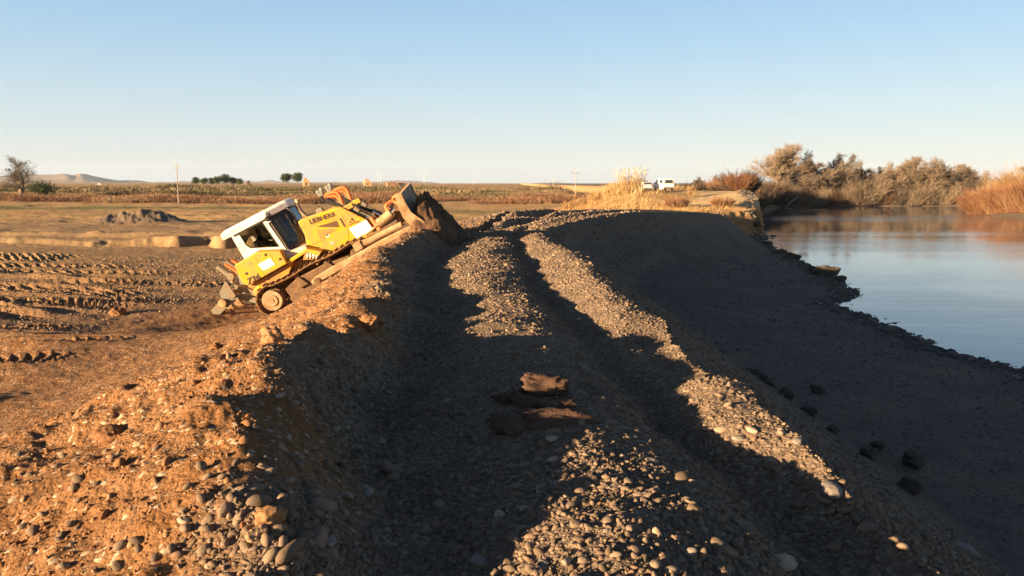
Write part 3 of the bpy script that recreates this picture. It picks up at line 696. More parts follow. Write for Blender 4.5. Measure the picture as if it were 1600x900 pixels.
# --- belts of scrub: nobody could count these
def belt(name, kind_lab, seed, u0, u1, y0, y1, n, H, m, w, clump=.06, tuft=True, zoff=0):
    rs = np.random.RandomState(seed)
    N = n * 3
    u = rs.uniform(u0, u1, N); y = rs.uniform(y0, y1, N); x = (u - 800) / 1200 * y
    d = fbm(x * clump, y * clump * 2, 3, seed) + rs.uniform(-.25, .25, N)
    keep = np.argsort(-d)[:n]; x = x[keep]; y = y[keep]; d = d[keep]
    hs = H * (1 + 1.3 * fbm(x * clump * 1.3, y * clump, 3, seed + 3)) * rs.uniform(.45, 1.1, len(x))
    z = terrain(x, y, False)
    P0 = np.stack([x, y, z - .1], 1); D = rs.normal(size=(len(x), 3)) * [.6, .6, .2] + [0, 0, .8]
    hs = np.maximum(hs, .2)
    V, F = ribbons(P0, P0 + D * hs[:, None], np.full(len(x), w), rs, .1)
    if tuft:
        S = P0 + D * hs[:, None] * rs.uniform(.4, .9, (len(x), 1)); D2 = rs.normal(size=(len(x), 3)) * [.6, .6, .4] + [0, 0, .3]
        V2, F2 = ribbons(S, S + D2 * hs[:, None] * .4, np.full(len(x), w), rs, .2)
        F = np.concatenate([F, F2 + len(V)]); V = np.concatenate([V, V2])
    o = np_mesh(name, V, F, m); tag(o, kind_lab[0], kind_lab[1], kind='stuff'); return o
M_scrub = twig_mat('field_scrub', [(.30, (.10, .065, .045)), (.45, (.18, .10, .065)), (.55, (.24, .145, .085)), (.68, (.34, .24, .14))], .06)
M_terr = twig_mat('terrace_scrub', [(.30, (.045, .05, .028)), (.45, (.10, .095, .05)), (.58, (.19, .14, .085)), (.70, (.32, .25, .17))], .05)
belt('reddish_scrub', ('reddish brown dry scrub along the far edge of the field', 'scrub'), 3, -60, 960, 168, 205, 60000, 1.4, M_scrub, .07)
belt('terrace_scrub', ('olive and grey low scrub on the terrace behind the red scrub', 'scrub'), 4, -60, 1240, 215, 340, 45000, 1.4, M_terr, .2, .03)
M_dg = twig_mat('dry_grass', [(.3, (.20, .12, .06)), (.5, (.31, .21, .10)), (.7, (.44, .33, .18))], .5)
def grass_belt():
    rs = np.random.RandomState(9)
    N = 60000
    y = rs.uniform(60, 128, N); rx = itp(y, RX); x = rx - rs.uniform(-1.2, 34, N)
    x = np.maximum(x, 2)
    k = (rx - x > 1 + 12 * sstep(89, 96, y) + rs.uniform(-2, 2, N)) & (fbm(x / 2.2, y / 2.2, 3, 401) + rs.uniform(-.2, .2, N) > -.02) & ~((np.abs(x - 20) < 6) & (np.abs(y - 117) < 6)) & (y > 66 - x * .0)
    x, y = x[k], y[k]; z = terrain(x, y, False)
    P0 = np.stack([x, y, z - .05], 1); D = rs.normal(size=(len(x), 3)) * [.4, .4, .05] + [.1, .05, 1]
    h = rs.uniform(.18, .55, (len(x), 1)) * (1 + 1.2 * np.clip(fbm(x / 3, y / 3, 2, 405), 0, 1))[:, None]
    V, F = ribbons(P0, P0 + D * h, np.full(len(x), .035), rs, .2)
    o = np_mesh('dry_grass', V, F, M_dg); tag(o, 'dry straw coloured grass covering the bank below the vans', 'grass', kind='stuff')
grass_belt()
# --- reeds
def reeds(name, seed, x, y, n, H, rad, lab, w=.025, plume=.0, group=None, lean=.16):
    rs = np.random.RandomState(seed)
    a = rs.uniform(0, 6.28, n); q = np.sqrt(rs.rand(n)) 
    px = q * rad[0] * np.cos(a); py = q * rad[1] * np.sin(a)
    z0 = gz(x, y); pz = terrain(px + x, py + y, False) - z0 - .1
    P0 = np.stack([px, py, pz], 1); D = rs.normal(size=(n, 3)) * [lean, lean, 0] + [0, 0, 1]
    D[:, 0] += .28 * px / rad[0]
    h = H * rs.uniform(.45, 1.0, (n, 1)) ** .8
    V, F = ribbons(P0, P0 + D * h, np.full(n, w), rs, .05)
    S = P0 + D * h * rs.uniform(.2, .9, (n, 1)); D2 = rs.normal(size=(n, 3)) * [.5, .5, .3] + [0, 0, .5]
    V2, F2 = ribbons(S, S + D2 * .45, np.full(n, w * 1.3), rs, .3)
    k = max(1, int(n * plume)); 
    S = (P0 + D * h)[:k]; V3, F3 = ribbons(S, S + D[:k] * .4 + [.08, 0, 0], np.full(k, w * 3), rs, .1)
    F = np.concatenate([F, F2 + len(V), F3 + len(V) + len(V2)]); V = np.concatenate([V, V2, V3])
    o = np_mesh(name, V, F, M_reed); o.location = (x, y, z0); tag(o, lab, 'reeds', group); return o
reeds('reed_clump', 1, 11.6, 72, 330, 2.9, (1.2, 1.1), 'tall golden reed clump standing alone below the parked vehicles', plume=.15, lean=.13)
gR = 'reeds on the bank around the parked vehicles'
reeds('reed_clump', 2, 15.2, 108, 1300, 2.3, (2.2, 2.2), 'golden reed bed left of the parked vehicles', w=.035, group=gR)
reeds('reed_clump', 3, 12.9, 112, 700, 1.8, (1.6, 2), 'leftmost low golden reeds on the slope of the bank', w=.035, group=gR)
reeds('reed_clump', 4, 16.4, 106.5, 330, 3.5, (1.4, 1.2), 'tallest feathery reeds in front of the low white car', w=.03, plume=.5, group=gR, lean=.07)
reeds('reed_clump', 5, 9.5, 118, 450, 1.6, (1.8, 2), 'small reed patch low on the bank beside the right-hand pole', w=.035, group=gR)
reeds('reed_clump', 6, 27.5, 128, 800, 1.5, (4.0, 1.5), 'golden reeds right of the white van', w=.04, group=gR)
reeds('reed_clump', 7, 23.4, 101, 70, 1.7, (.25, .2), 'thin pale reed tuft on the grassy face under the van', w=.03, group=gR)
o = shrub('low_bush', 43, 1.9, 1.9, 900, M_darktwig, w=.05, fan=1.0); o.location = (30.3, 128, gz(30.3, 128)); tag(o, 'low dark bush right of the golden reeds by the van', 'bush')
for i, (x, y, H, lab) in enumerate([(19.6, 92.0, 1.3, 'brown leafless bush left under the van on the grassy face'), (25.0, 92.0, 1.2, 'brown leafless bush right under the van on the grassy face')]):
    o = shrub('brown_bush', 45 + i, H, 1.5, 1100, M_redtwig, w=.03, fan=1.1); o.location = (x, y, gz(x, y)); tag(o, lab, 'bush')

# ------------------------------------------------------------------ poles, turbines, buildings
M_pole = mat('pole_concrete', (.30, .28, .25), .8)
M_wood = mat('pole_wood', (.30, .24, .18), .9)
M_white = mat('turbine_white', (.45, .47, .50), .6)
M_steel = mat('dull_steel', (.35, .35, .36), .5, .6)
def tube(name, paths, m, parent=None, sides=8):
    V, F = tube_arr([([np.array(p, float) for p in pts], rad) for pts, rad in paths], sides)
    return np_mesh(name, V, F, m, parent, smooth=True)
def pole(x, y, H, lab, style):
    r = empty('power_pole', (x, y, gz(x, y))); tag(r, lab, 'power pole')
    tube('mast', [([(0, 0, -.3), (0, 0, H)], [.12, .07])], M_pole, r)
    if style == 0:
        tube('bracket', [([(0, 0, H - 1.7), (-.55, 0, H - 1.3), (-.6, 0, H - .4), (0, 0, H)], [.05] * 4), ([(0, 0, H - 1.7), (.45, 0, H - 1.2), (.4, 0, H - .4), (0, 0, H)], [.05] * 4)], M_steel, r)
        for sx in (-.6, .4): tube('insulator', [([(sx, 0, H - .95), (sx, 0, H - .5), (sx, 0, H - .3)], [.08, .12, .05])], M_white, r)
    else:
        tube('crossarm', [([(-1.5, 0, H + .05), (0, 0, H - .85), (1.5, 0, H + .05)], [.06] * 3), ([(-1.1, 0, H - .25), (1.1, 0, H - .25)], [.05] * 2)], M_steel, r)
        for sx, sz in ((-1.5, .05), (1.5, .05), (0, -.1)): tube('insulator', [([(sx, 0, H + sz), (sx, 0, H + sz + .2), (sx, 0, H + sz + .45)], [.06, .12, .05])], M_white, r)
pole(-71.2, 165, 8.6, 'tall pale power pole with a looped top standing alone left of the bulldozer', 0)
pole(18.9, 230, 7.3, 'power pole with a V-shaped crossarm left of the tall reeds', 1)
for u, y, H, lab in ((864, 900, 14, 'distant wide-armed pylon on the horizon right of centre'), (741, 900, 9, 'small distant pole on the horizon above the far end of the dike')):
    x = (u - 800) / 1200 * y; r = empty('far_pylon', (x, y, gz(x, y))); tag(r, lab, 'pylon')
    tube('mast', [([(0, 0, -1), (0, 0, H)], [.3, .2])], M_steel, r, 5)
    if u == 864: tube('crossarm', [([(-12, 0, H * .80), (-11.9, 0, H * .80), (12, 0, H * .78)], [.18] * 3)], M_steel, r, 5)
for u, tv, rot, lab in ((593, 272, 10, 'leftmost thin white wind turbine on the horizon'), (664, 272, 40, 'white wind turbine with spread blades above the far hills'), (597, 275, 70, 'faint wind turbine close beside the leftmost one')):
    y = 3300; x = (u - 800) / 1200 * y; z = gz(x, y); H = (292 - tv) / 1200 * y + 1.6 - z
    r = empty('wind_turbine', (x, y, z)); tag(r, lab, 'wind turbine', 'wind turbines on the horizon')
    tube('tower', [([(0, 0, -2), (0, 0, H)], [1.1, .7])], M_white, r)
    V, F = tube_arr([([np.array([0, 1.0, H]), np.array([0, -4.0, H])], [1.0, .9])], 8); np_mesh('nacelle', V, F, M_white, r)
    for k in range(3):
        a = R(rot + 120 * k); L = 22
        tube('blade', [([(0, -4.2, H), (math.sin(a) * L * .4, -4.2, H + math.cos(a) * L * .4), (math.sin(a) * L, -4.2, H + math.cos(a) * L)], [.5, .45, .2])], M_white, r, 5)
M_adobe = mat('ochre_masonry', (.50, .36, .20), .95, var=(.40, .28, .16), vscale=.8)
M_brick = mat('red_brick', (.38, .17, .09), .95, var=(.30, .14, .08), vscale=.8)
M_tile = mat('clay_tiles', (.40, .24, .15), .95)
M_dark = mat('dark_opening', (.02, .018, .016), .9)
def box_arr(cx, cy, cz, sx, sy, sz):
    V = [(cx + a * sx / 2, cy + b * sy / 2, cz + c * sz / 2) for a in (-1, 1) for b in (-1, 1) for c in (-1, 1)]
    F = [(0, 1, 3, 2), (4, 6, 7, 5), (0, 4, 5, 1), (2, 3, 7, 6), (0, 2, 6, 4), (1, 5, 7, 3)]
    return V, F
def merge(parts):
    V = []; F = []
    for v, f in parts:
        o = len(V); V += list(v); F += [tuple(i + o for i in q) for q in f]
    return V, F
def house(name, u, base_v, wpx, hpx, y, mw, lab, roof='gable', ruin=False, depth=5, windows=2, ang=.3):
    x = (u - 800) / 1200 * y; z = gz(x, y); s = y / 1200; w = wpx * s; h = (292 - (base_v - hpx)) * s + 1.6 - z
    r = empty(name, (x, y, z), (0, 0, ang)); tag(r, lab, 'building')
    if ruin:
        mesh_obj('wall', *merge([box_arr(-w * .18, 0, h * .5 - .2, w * .6, depth * .7, h + .4), box_arr(w * .25, 0, h * .36 - .2, w * .4, depth * .7, h * .72 + .4), box_arr(-w * .5, 0, h * .3 - .2, w * .25, depth * .5, h * .6 + .4)]), mw, r)
        mesh_obj('opening', *box_arr(-w * .1, -depth * .35, h * .3, .8, .06, 1.2), M_dark, r)
    else:
        hw = h * .68
        mesh_obj('wall', *box_arr(0, 0, hw / 2 - .3, w, depth, hw + .6), mw, r)
        V = [(-w / 2 - .2, -depth / 2 - .3, hw), (w / 2 + .2, -depth / 2 - .3, hw), (w / 2 + .2, depth / 2 + .3, hw), (-w / 2 - .2, depth / 2 + .3, hw), (-w / 2 - .2, 0, h), (w / 2 + .2, 0, h)]
        mesh_obj('roof', V, [(0, 1, 5, 4), (2, 3, 4, 5), (0, 4, 3), (1, 2, 5), (3, 2, 1, 0)], M_tile, r)
        for k in range(windows):
            mesh_obj('window', *box_arr(-w * .3 + k * w * .6 / max(1, windows - 1), -depth / 2, hw * .55, .8, .06, .9), M_dark, r)
house('ruined_tower', 482, 291, 9, 13, 430, M_adobe, 'ruined ochre tower right of the two round pines', ruin=True)
house('ochre_house', 577, 291, 11, 11, 520, M_adobe, 'tall ochre house left of the brick sheds', ruin=True, windows=1)
house('brick_shed', 614, 291, 16, 6.5, 500, M_brick, 'red brick shed behind the scrub', depth=6)
house('brick_shed', 630, 291, 12, 5.5, 505, M_adobe, 'ochre shed joined to the right of the red brick shed', depth=6)
house('farm_shed', 161, 291, 5, 6, 900, mat('whitewash', (.7, .66, .6), .9), 'tiny white farm building on the plain below the hills', depth=5, windows=1)

# ------------------------------------------------------------------ haze
def haze(dens):
    m = bpy.data.materials.new('air_haze'); m.use_nodes = True; n = m.node_tree.nodes; n.clear()
    pv = n.new('ShaderNodeVolumePrincipled'); pv.inputs['Density'].default_value = dens; pv.inputs['Color'].default_value = (.62, .78, 1.0, 1); pv.inputs['Anisotropy'].default_value = .0
    o = n.new('ShaderNodeOutputMaterial'); m.node_tree.links.new(pv.outputs[0], o.inputs['Volume'])
    V = [(sx, sy, sz) for sx in (-9600, 9600) for sy in (-9600, 9600) for sz in (-60, 260)]
    V_, F_ = [(-9600, -9600, -60), (9600, -9600, -60), (9600, 9600, -60), (-9600, 9600, -60), (-9600, -9600, 260), (9600, -9600, 260), (9600, 9600, 260), (-9600, 9600, 260)], [(3, 2, 1, 0), (4, 5, 6, 7), (0, 1, 5, 4), (1, 2, 6, 5), (2, 3, 7, 6), (3, 0, 4, 7)]
    ob = mesh_obj('haze', V_, F_, m); tag(ob, 'thin bluish evening haze over the plain and hills', 'haze', kind='stuff')
haze(6e-5)
# ------------------------------------------------------------------ bulldozer
K = 50.8
def L2(x, y, lat=0.0):
    """measured side view (zoom coords) -> machine x, z for a plane lat metres in from the near edge"""
    px, py = x / 3.6 + 320 - 425, y / 3.6 + 270 - 470
    u = (px * .891 - py * .454) / K; w = -(px * .454 + py * .891) / K
    return ((u - .27 * lat) * 1.03, w + .54 - .2 * lat)
def prism(pts, y0, y1):
    n = len(pts); V = [(x, y0, z) for x, z in pts] + [(x, y1, z) for x, z in pts]
    a = sum(pts[i][0] * pts[(i + 1) % n][1] - pts[(i + 1) % n][0] * pts[i][1] for i in range(n))
    F = [tuple(range(n)), tuple(range(2 * n - 1, n - 1, -1))] + [(i, i + n, (i + 1) % n + n, (i + 1) % n) for i in range(n)]
    if a < 0: F = [f[::-1] for f in F]
    if y1 < y0: F = [f[::-1] for f in F]
    return V, F
def cyl(p0, p1, r0, r1=None, n=20):
    p0 = np.array(p0, float); p1 = np.array(p1, float); r1 = r0 if r1 is None else r1
    d = p1 - p0; d /= np.linalg.norm(d); a = np.cross(d, [0, 0, 1] if abs(d[2]) < .9 else [1, 0, 0]); a /= np.linalg.norm(a); b = np.cross(d, a)
    V = [tuple(p0 + r0 * (a * math.cos(2 * math.pi * k / n) + b * math.sin(2 * math.pi * k / n))) for k in range(n)] + [tuple(p1 + r1 * (a * math.cos(2 * math.pi * k / n) + b * math.sin(2 * math.pi * k / n))) for k in range(n)]
    F = [(k, (k + 1) % n, (k + 1) % n + n, k + n) for k in range(n)] + [tuple(range(n - 1, -1, -1)), tuple(range(n, 2 * n))]
    return V, F
def part(name, geo, m, parent, bevel=0.0, smooth=False):
    V, F = geo if not isinstance(geo, list) else merge(geo)
    o = mesh_obj(name, V, F, m, parent, smooth=smooth)
    if bevel:
        b = o.modifiers.new('bevel', 'BEVEL'); b.width = bevel; b.segments = 2; b.limit_method = 'ANGLE'; b.angle_limit = R(35)
    return o
def hose(name, pts, r, m, parent):
    # smooth catmull path
    P = [np.array(p, float) for p in pts]; P = [2 * P[0] - P[1]] + P + [2 * P[-1] - P[-2]]; out = []
    for i in range(1, len(P) - 2):
        for k in range(6):
            t = k / 6; out.append(.5 * ((2 * P[i]) + (-P[i - 1] + P[i + 1]) * t + (2 * P[i - 1] - 5 * P[i] + 4 * P[i + 1] - P[i + 2]) * t * t + (-P[i - 1] + 3 * P[i] - 3 * P[i + 1] + P[i + 2]) * t ** 3))
    out.append(P[-2]); V, F = tube_arr([(out, [r] * len(out))], 8)
    return np_mesh(name, V, F, m, parent, smooth=True)
def textobj(name, s, x, z, y, size, ang, m, parent, bold=.02, shear=0, sx=1.0):
    c = bpy.data.curves.new(name, 'FONT'); c.body = s; c.size = size; c.extrude = .003; c.offset = bold * size; c.shear = shear; c.align_x = 'CENTER'; c.align_y = 'CENTER'; c.resolution_u = 3
    t = bpy.data.objects.new(name + '_curve', c); scene.collection.objects.link(t)
    bpy.context.view_layer.update()
    me = bpy.data.meshes.new_from_object(t.evaluated_get(bpy.context.evaluated_depsgraph_get()))
    bpy.data.objects.remove(t); bpy.data.curves.remove(c)
    me.materials.clear(); me.materials.append(m)
    o = bpy.data.objects.new(name, me); scene.collection.objects.link(o); o.parent = parent
    o.matrix_local = Matrix.Translation((x, y, z)) @ Matrix.Rotation(-ang, 4, 'Y') @ Matrix.Rotation(R(90), 4, 'X') @ Matrix.Diagonal((sx, 1, 1, 1))
    return o
MUD = (.30, .175, .085)
M_yel = mat('yellow_paint', (.60, .315, .008), .42, dirt=(.36, .21, .075), dirt_amt=.42, dirt_scale=2.6, spec=.5)
M_orng = mat('dusty_orange_paint', (.50, .22, .02), .6, dirt=(.30, .17, .07), dirt_amt=.6, dirt_scale=3)
M_cabw = mat('cab_white_paint', (.70, .69, .65), .4, dirt=(.46, .37, .26), dirt_amt=.25, dirt_scale=2.5, spec=.5)
M_blk = mat('black_trim', (.022, .022, .025), .5)
M_mudst = mat('mud_caked_steel', (.24, .155, .085), .9, var=(.12, .075, .04), vscale=6, dirt=(.10, .06, .035), dirt_amt=.5, dirt_scale=5, bump=1.0, bscale=12)
M_wornst = mat('worn_steel', (.38, .285, .175), .6, .15, dirt=(.22, .13, .065), dirt_amt=.5, dirt_scale=3, bump=.25, bscale=30)
M_trk = mat('track_steel', (.13, .09, .06), .8, .2, dirt=(.24, .13, .06), dirt_amt=.6, dirt_scale=5, bump=.4)
M_grey = mat('grey_green_paint', (.17, .165, .135), .6, dirt=(.21, .145, .085), dirt_amt=.4, dirt_scale=4)
M_oh = mat('orange_hose_sleeve', (.72, .16, .05), .7)
M_chr = mat('chrome_rod', (.8, .8, .8), .15, 1.0)
M_stick = mat('white_sticker', (.86, .86, .84), .4)
M_inkd = mat('dark_ink', (.03, .028, .03), .6)
M_inkg = mat('grey_ink', (.42, .44, .46), .6)
M_sootpipe = mat('sooty_exhaust', (.22, .18, .14), .6, .5, var=(.40, .33, .24), vscale=2)
def glass_mat(name, tint=(.55, .58, .55), a=.62):
    m = bpy.data.materials.new(name); m.use_nodes = True; n = m.node_tree.nodes; l = m.node_tree.links; n.clear()
    tr = n.new('ShaderNodeBsdfTransparent'); tr.inputs[0].default_value = (*tint, 1)
    gl = n.new('ShaderNodeBsdfGlossy'); gl.inputs['Roughness'].default_value = .03; gl.inputs[0].default_value = (.9, .9, .9, 1)
    fr = n.new('ShaderNodeFresnel'); fr.inputs[0].default_value = 1.5
    mx = n.new('ShaderNodeMixShader'); o = n.new('ShaderNodeOutputMaterial')
    l.new(fr.outputs[0], mx.inputs[0]); l.new(tr.outputs[0], mx.inputs[1]); l.new(gl.outputs[0], mx.inputs[2]); l.new(mx.outputs[0], o.inputs[0]); return m
M_glass = glass_mat('tinted_glass')

dz = empty('bulldozer'); tag(dz, 'dusty yellow bulldozer with white cab climbing the earth slope, blade raised', 'bulldozer')
YN = -1.45
P = L2
def Pp(lst, lat): return [L2(x, y, lat) for x, y in lst]
# lower hull under the bodywork
part('hull', prism(Pp([(244, 632), (455, 512), (560, 452), (650, 450), (640, 500), (560, 590), (330, 700), (270, 670)], .75), -.7, .7), M_orng, dz, .02)
# rear side tanks / body
tank = Pp([(178, 510), (303, 435), (432, 432), (465, 505), (345, 572), (244, 628), (216, 610)], .25)
bd = part('rear_body', prism(tank, -1.2, 1.2), M_yel, dz, .03)
und = Pp([(240, 630), (345, 574), (462, 508), (500, 485), (470, 560), (300, 660)], .4)
part('underside_panel', prism(und, -1.05, 1.05), M_orng, dz, .01)
yt = -1.203
part('panel_seam', [prism(Pp([(290, 460), (294, 458), (342, 570), (338, 572)], .25), yt, yt + .01), prism(Pp([(375, 447), (378, 446), (405, 515), (402, 517)], .25), yt, yt + .01)], M_orng, bd)
part('sticker', prism(Pp([(308, 505), (375, 470), (400, 508), (333, 543)], .25), yt - .004, yt + .01), M_stick, bd)
part('sticker_print', [prism(Pp([(322, 516), (330, 512), (334, 519), (326, 523)], .25), yt - .007, yt), prism(Pp([(330, 530), (372, 510), (373, 512), (331, 532)], .25), yt - .007, yt), prism(Pp([(352, 500), (372, 490), (373, 492), (353, 502)], .25), yt - .007, yt)], M_inkg, bd)
for (cx, cy) in ((242, 557), (352, 452), (429, 478)):
    part('latch', prism(Pp([(cx - 8, cy - 4), (cx + 4, cy - 9), (cx + 8, cy + 4), (cx - 4, cy + 9)], .25), yt - .006, yt + .02), M_inkd, bd)
x, z = P(277, 590, .25); textobj('number_marking', '736', x, z, yt - .004, .235, R(-1.5), M_inkd, bd, .03, .25, 1.25)
# step strip in front of the tank, below the cab
part('step_plate', prism(Pp([(440, 498), (462, 487), (572, 420), (655, 436), (640, 462), (575, 440), (470, 506)], .35), -1.1, 1.1), M_yel, dz, .015)
part('step_recess', prism(Pp([(560, 447), (575, 436), (640, 448), (625, 478), (552, 482)], .40), -1.06, 1.06), M_orng, dz)
part('step_grating', [prism(Pp([(570 + i * 17, 446 - i * 1), (578 + i * 17, 444), (582 + i * 17, 462), (572 + i * 17, 478)], .36), -1.095, -1.0) for i in range(4)], M_cabw, dz)
# lower front chamfer of the cab, its mauve shade put into the paint
part('corner_panel', prism(Pp([(436, 440), (566, 398), (575, 412), (560, 425), (466, 475), (455, 470)], .55), -.9, .9), mat('shade_tinted_cab_white', (.50, .44, .42), .6, dirt=(.3, .22, .16), dirt_amt=.3), dz, .02)
# hood
hood = Pp([(527, 255), (545, 240), (758, 172), (775, 176), (905, 245), (945, 305), (943, 330), (870, 380), (655, 440), (575, 415), (562, 330)], .8)
hd = part('hood', prism(hood, -.65, .65), M_yel, dz, .035)
yh = -.653
def dec(name, pts, m, parent, dy=.004, lat=.8): return part(name, prism(Pp(pts, lat), yh - dy, yh + .01), m, parent)
dec('side_intake', [(626, 284), (742, 250), (757, 288)], mat('brown_mesh', (.10, .055, .03), .9), hd)
dec('dust_triangle', [(632, 300), (742, 300), (665, 345), (645, 352)], M_orng, hd)
dec('hood_latch', [(675, 326), (692, 320), (700, 338), (683, 345)], M_stick, hd)
dec('hood_latch_hole', [(681, 330), (690, 327), (694, 336), (685, 339)], M_inkd, hd, .007)
dec('side_slot', [(757, 238), (767, 236), (792, 284), (782, 288)], mat('slot_dark', (.07, .045, .03), .9), hd)
part('panel_seam', [prism(Pp(q, .8), yh - .002, yh + .01) for q in ([(770, 215), (773, 214), (806, 300), (803, 301)], [(803, 300), (806, 300), (806, 385), (803, 386)], [(575, 398), (577, 394), (675, 352), (676, 357)], [(540, 290), (540, 287), (752, 235), (752, 238)])], M_orng, hd)
dec('sticker', [(810, 298), (905, 247), (943, 303), (850, 353)], M_stick, hd, .006)
part('sticker_print', [prism(Pp(q, .8), yh - .009, yh) for q in ([(833, 318), (842, 313), (848, 323), (839, 328)], [(846, 328), (905, 308), (906, 310), (847, 330)], [(880, 285), (915, 275), (916, 279), (881, 289)])], M_inkg, hd)
part('warning_sign', [prism(Pp(q, .8), yh - .004, yh + .01) for q in ([(812, 262), (827, 234), (830, 236), (815, 263)], [(827, 234), (845, 254), (842, 256), (826, 238)], [(812, 263), (845, 253), (844, 257), (813, 266)], [(826, 243), (829, 242), (832, 252), (829, 253)])], M_inkd, hd)
part('warning_lettering', [prism(Pp([(808 + i * 9, 274 - i * 3.2), (813 + i * 9, 272 - i * 3.2), (815 + i * 9, 278 - i * 3.2), (810 + i * 9, 280 - i * 3.2)], .8), yh - .004, yh + .01) for i in range(7)], M_inkd, hd)
dec('number_plate', [(700, 372), (722, 366), (726, 382), (702, 388)], mat('tin_plate', (.55, .53, .48), .4, .5), hd)
dec('hood_bolt', [(857, 221), (862, 220), (864, 226), (859, 228)], M_inkd, hd)
x, z = P(664, 235, .8); textobj('maker_lettering', 'LIEBHERR', x, z, yh - .003, .205, R(-9.5), M_inkd, hd, .028, 0, .98)
part('radiator_grille', prism(Pp([(905, 262), (945, 312), (943, 326), (900, 352)], .8), -.5, .5), M_blk, hd)
hf = hd; 
for i in range(9): pass
part('hood_front_bars', [box_arr(P(948, 318, .8)[0] + .0, y_, P(930, 300, .8)[1] - .05, .05, .03, .5) for y_ in np.linspace(-.48, .48, 9)], M_yel, hd)
# small side work light on the hood and its stand
x0, z0 = P(652, 178, 1.2)
wl_ = part('work_light', [box_arr(x0, -.3, z0, .22, .2, .17)], M_grey, dz, .03); part('bracket', [cyl((x0 + .03, -.3, z0 - .08), (x0 + .08, -.3, z0 - .42), .03)], M_blk, wl_)
# exhaust
e0 = P(592, 236, 1.25); e1 = P(540, 178, 1.25); e2 = P(525, 145, 1.25); e3 = P(524, 108, 1.25)
ex = hose('exhaust_pipe', [(e0[0], -.2, e0[1] - .3), (e0[0], -.2, e0[1]), (e1[0], -.2, e1[1]), (e2[0], -.2, e2[1]), (e3[0], -.2, e3[1])], .075, M_sootpipe, dz)
part('exhaust_shroud', [cyl((e0[0] + .02, -.2, e0[1] - .35), (e0[0] + .0, -.2, e0[1] + .06), .17, .11)], M_grey, ex, .02)
# ---- cab
cab = part('cab', [], M_cabw, dz) if False else empty('cab'); 
bpy.data.objects.remove(cab)
def ring(z):
    f = (z - 1.45) / 1.5
    xr = -.19 + .03 * f; xd = 1.0 - .10 * f; xf = 1.47 + .13 * f + .10 * math.sin(min(max(f, 0), 1) * 3.14)
    return [(xr, -.80), (xd, -.80), (xf, -.36), (xf, .36), (xd, .80), (xr, .80)]
def loft(zs, ins=0.0, cap=True):
    V = []; F = []
    for z in zs:
        rg = ring(z); cx = .6
        V += [(cx + (x - cx) * (1 - ins), y * (1 - ins), z) for x, y in rg]
    n = 6
    for i in range(len(zs) - 1):
        for k in range(n): F.append((i * n + k, i * n + (k + 1) % n, (i + 1) * n + (k + 1) % n, (i + 1) * n + k))
    if cap: F += [tuple(range(n - 1, -1, -1)), tuple(range((len(zs) - 1) * n, len(zs) * n))]
    return V, F
cb = part('cab', [loft([1.32, 1.5, 1.66])], M_cabw, dz, .02)
# white side panels with the window opening (both sides)
win = Pp([(196, 306), (335, 252), (424, 398), (262, 404), (238, 385)], .65)
out = Pp([(160, 330), (345, 235), (360, 250), (462, 418), (432, 440), (300, 440), (228, 470)], .65)
def framed(outer, inner, y0, y1):
    # outer 7 pts, inner 5 pts -> ring faces, both skins and the reveal
    idx = [0, 0, 1, 2, 2, 3, 4]; m_ = {0: 0, 1: 1, 2: 1, 3: 2, 4: 2, 5: 3, 6: 4}
    V = [(x, y0, z) for x, z in outer] + [(x, y0, z) for x, z in inner] + [(x, y1, z) for x, z in outer] + [(x, y1, z) for x, z in inner]
    F = []
    for i in range(7):
        j = (i + 1) % 7; a, b = m_[i], m_[j]
        f = (i, j, 7 + b, 7 + a) if a != b else (i, j, 7 + a)
        F.append(f); F.append(tuple(q + 12 for q in f[::-1])); F.append((i, i + 12, j + 12, j))
    for i in range(5): j = (i + 1) % 5; F.append((7 + i, 7 + j, 19 + j, 19 + i))
    return V, F
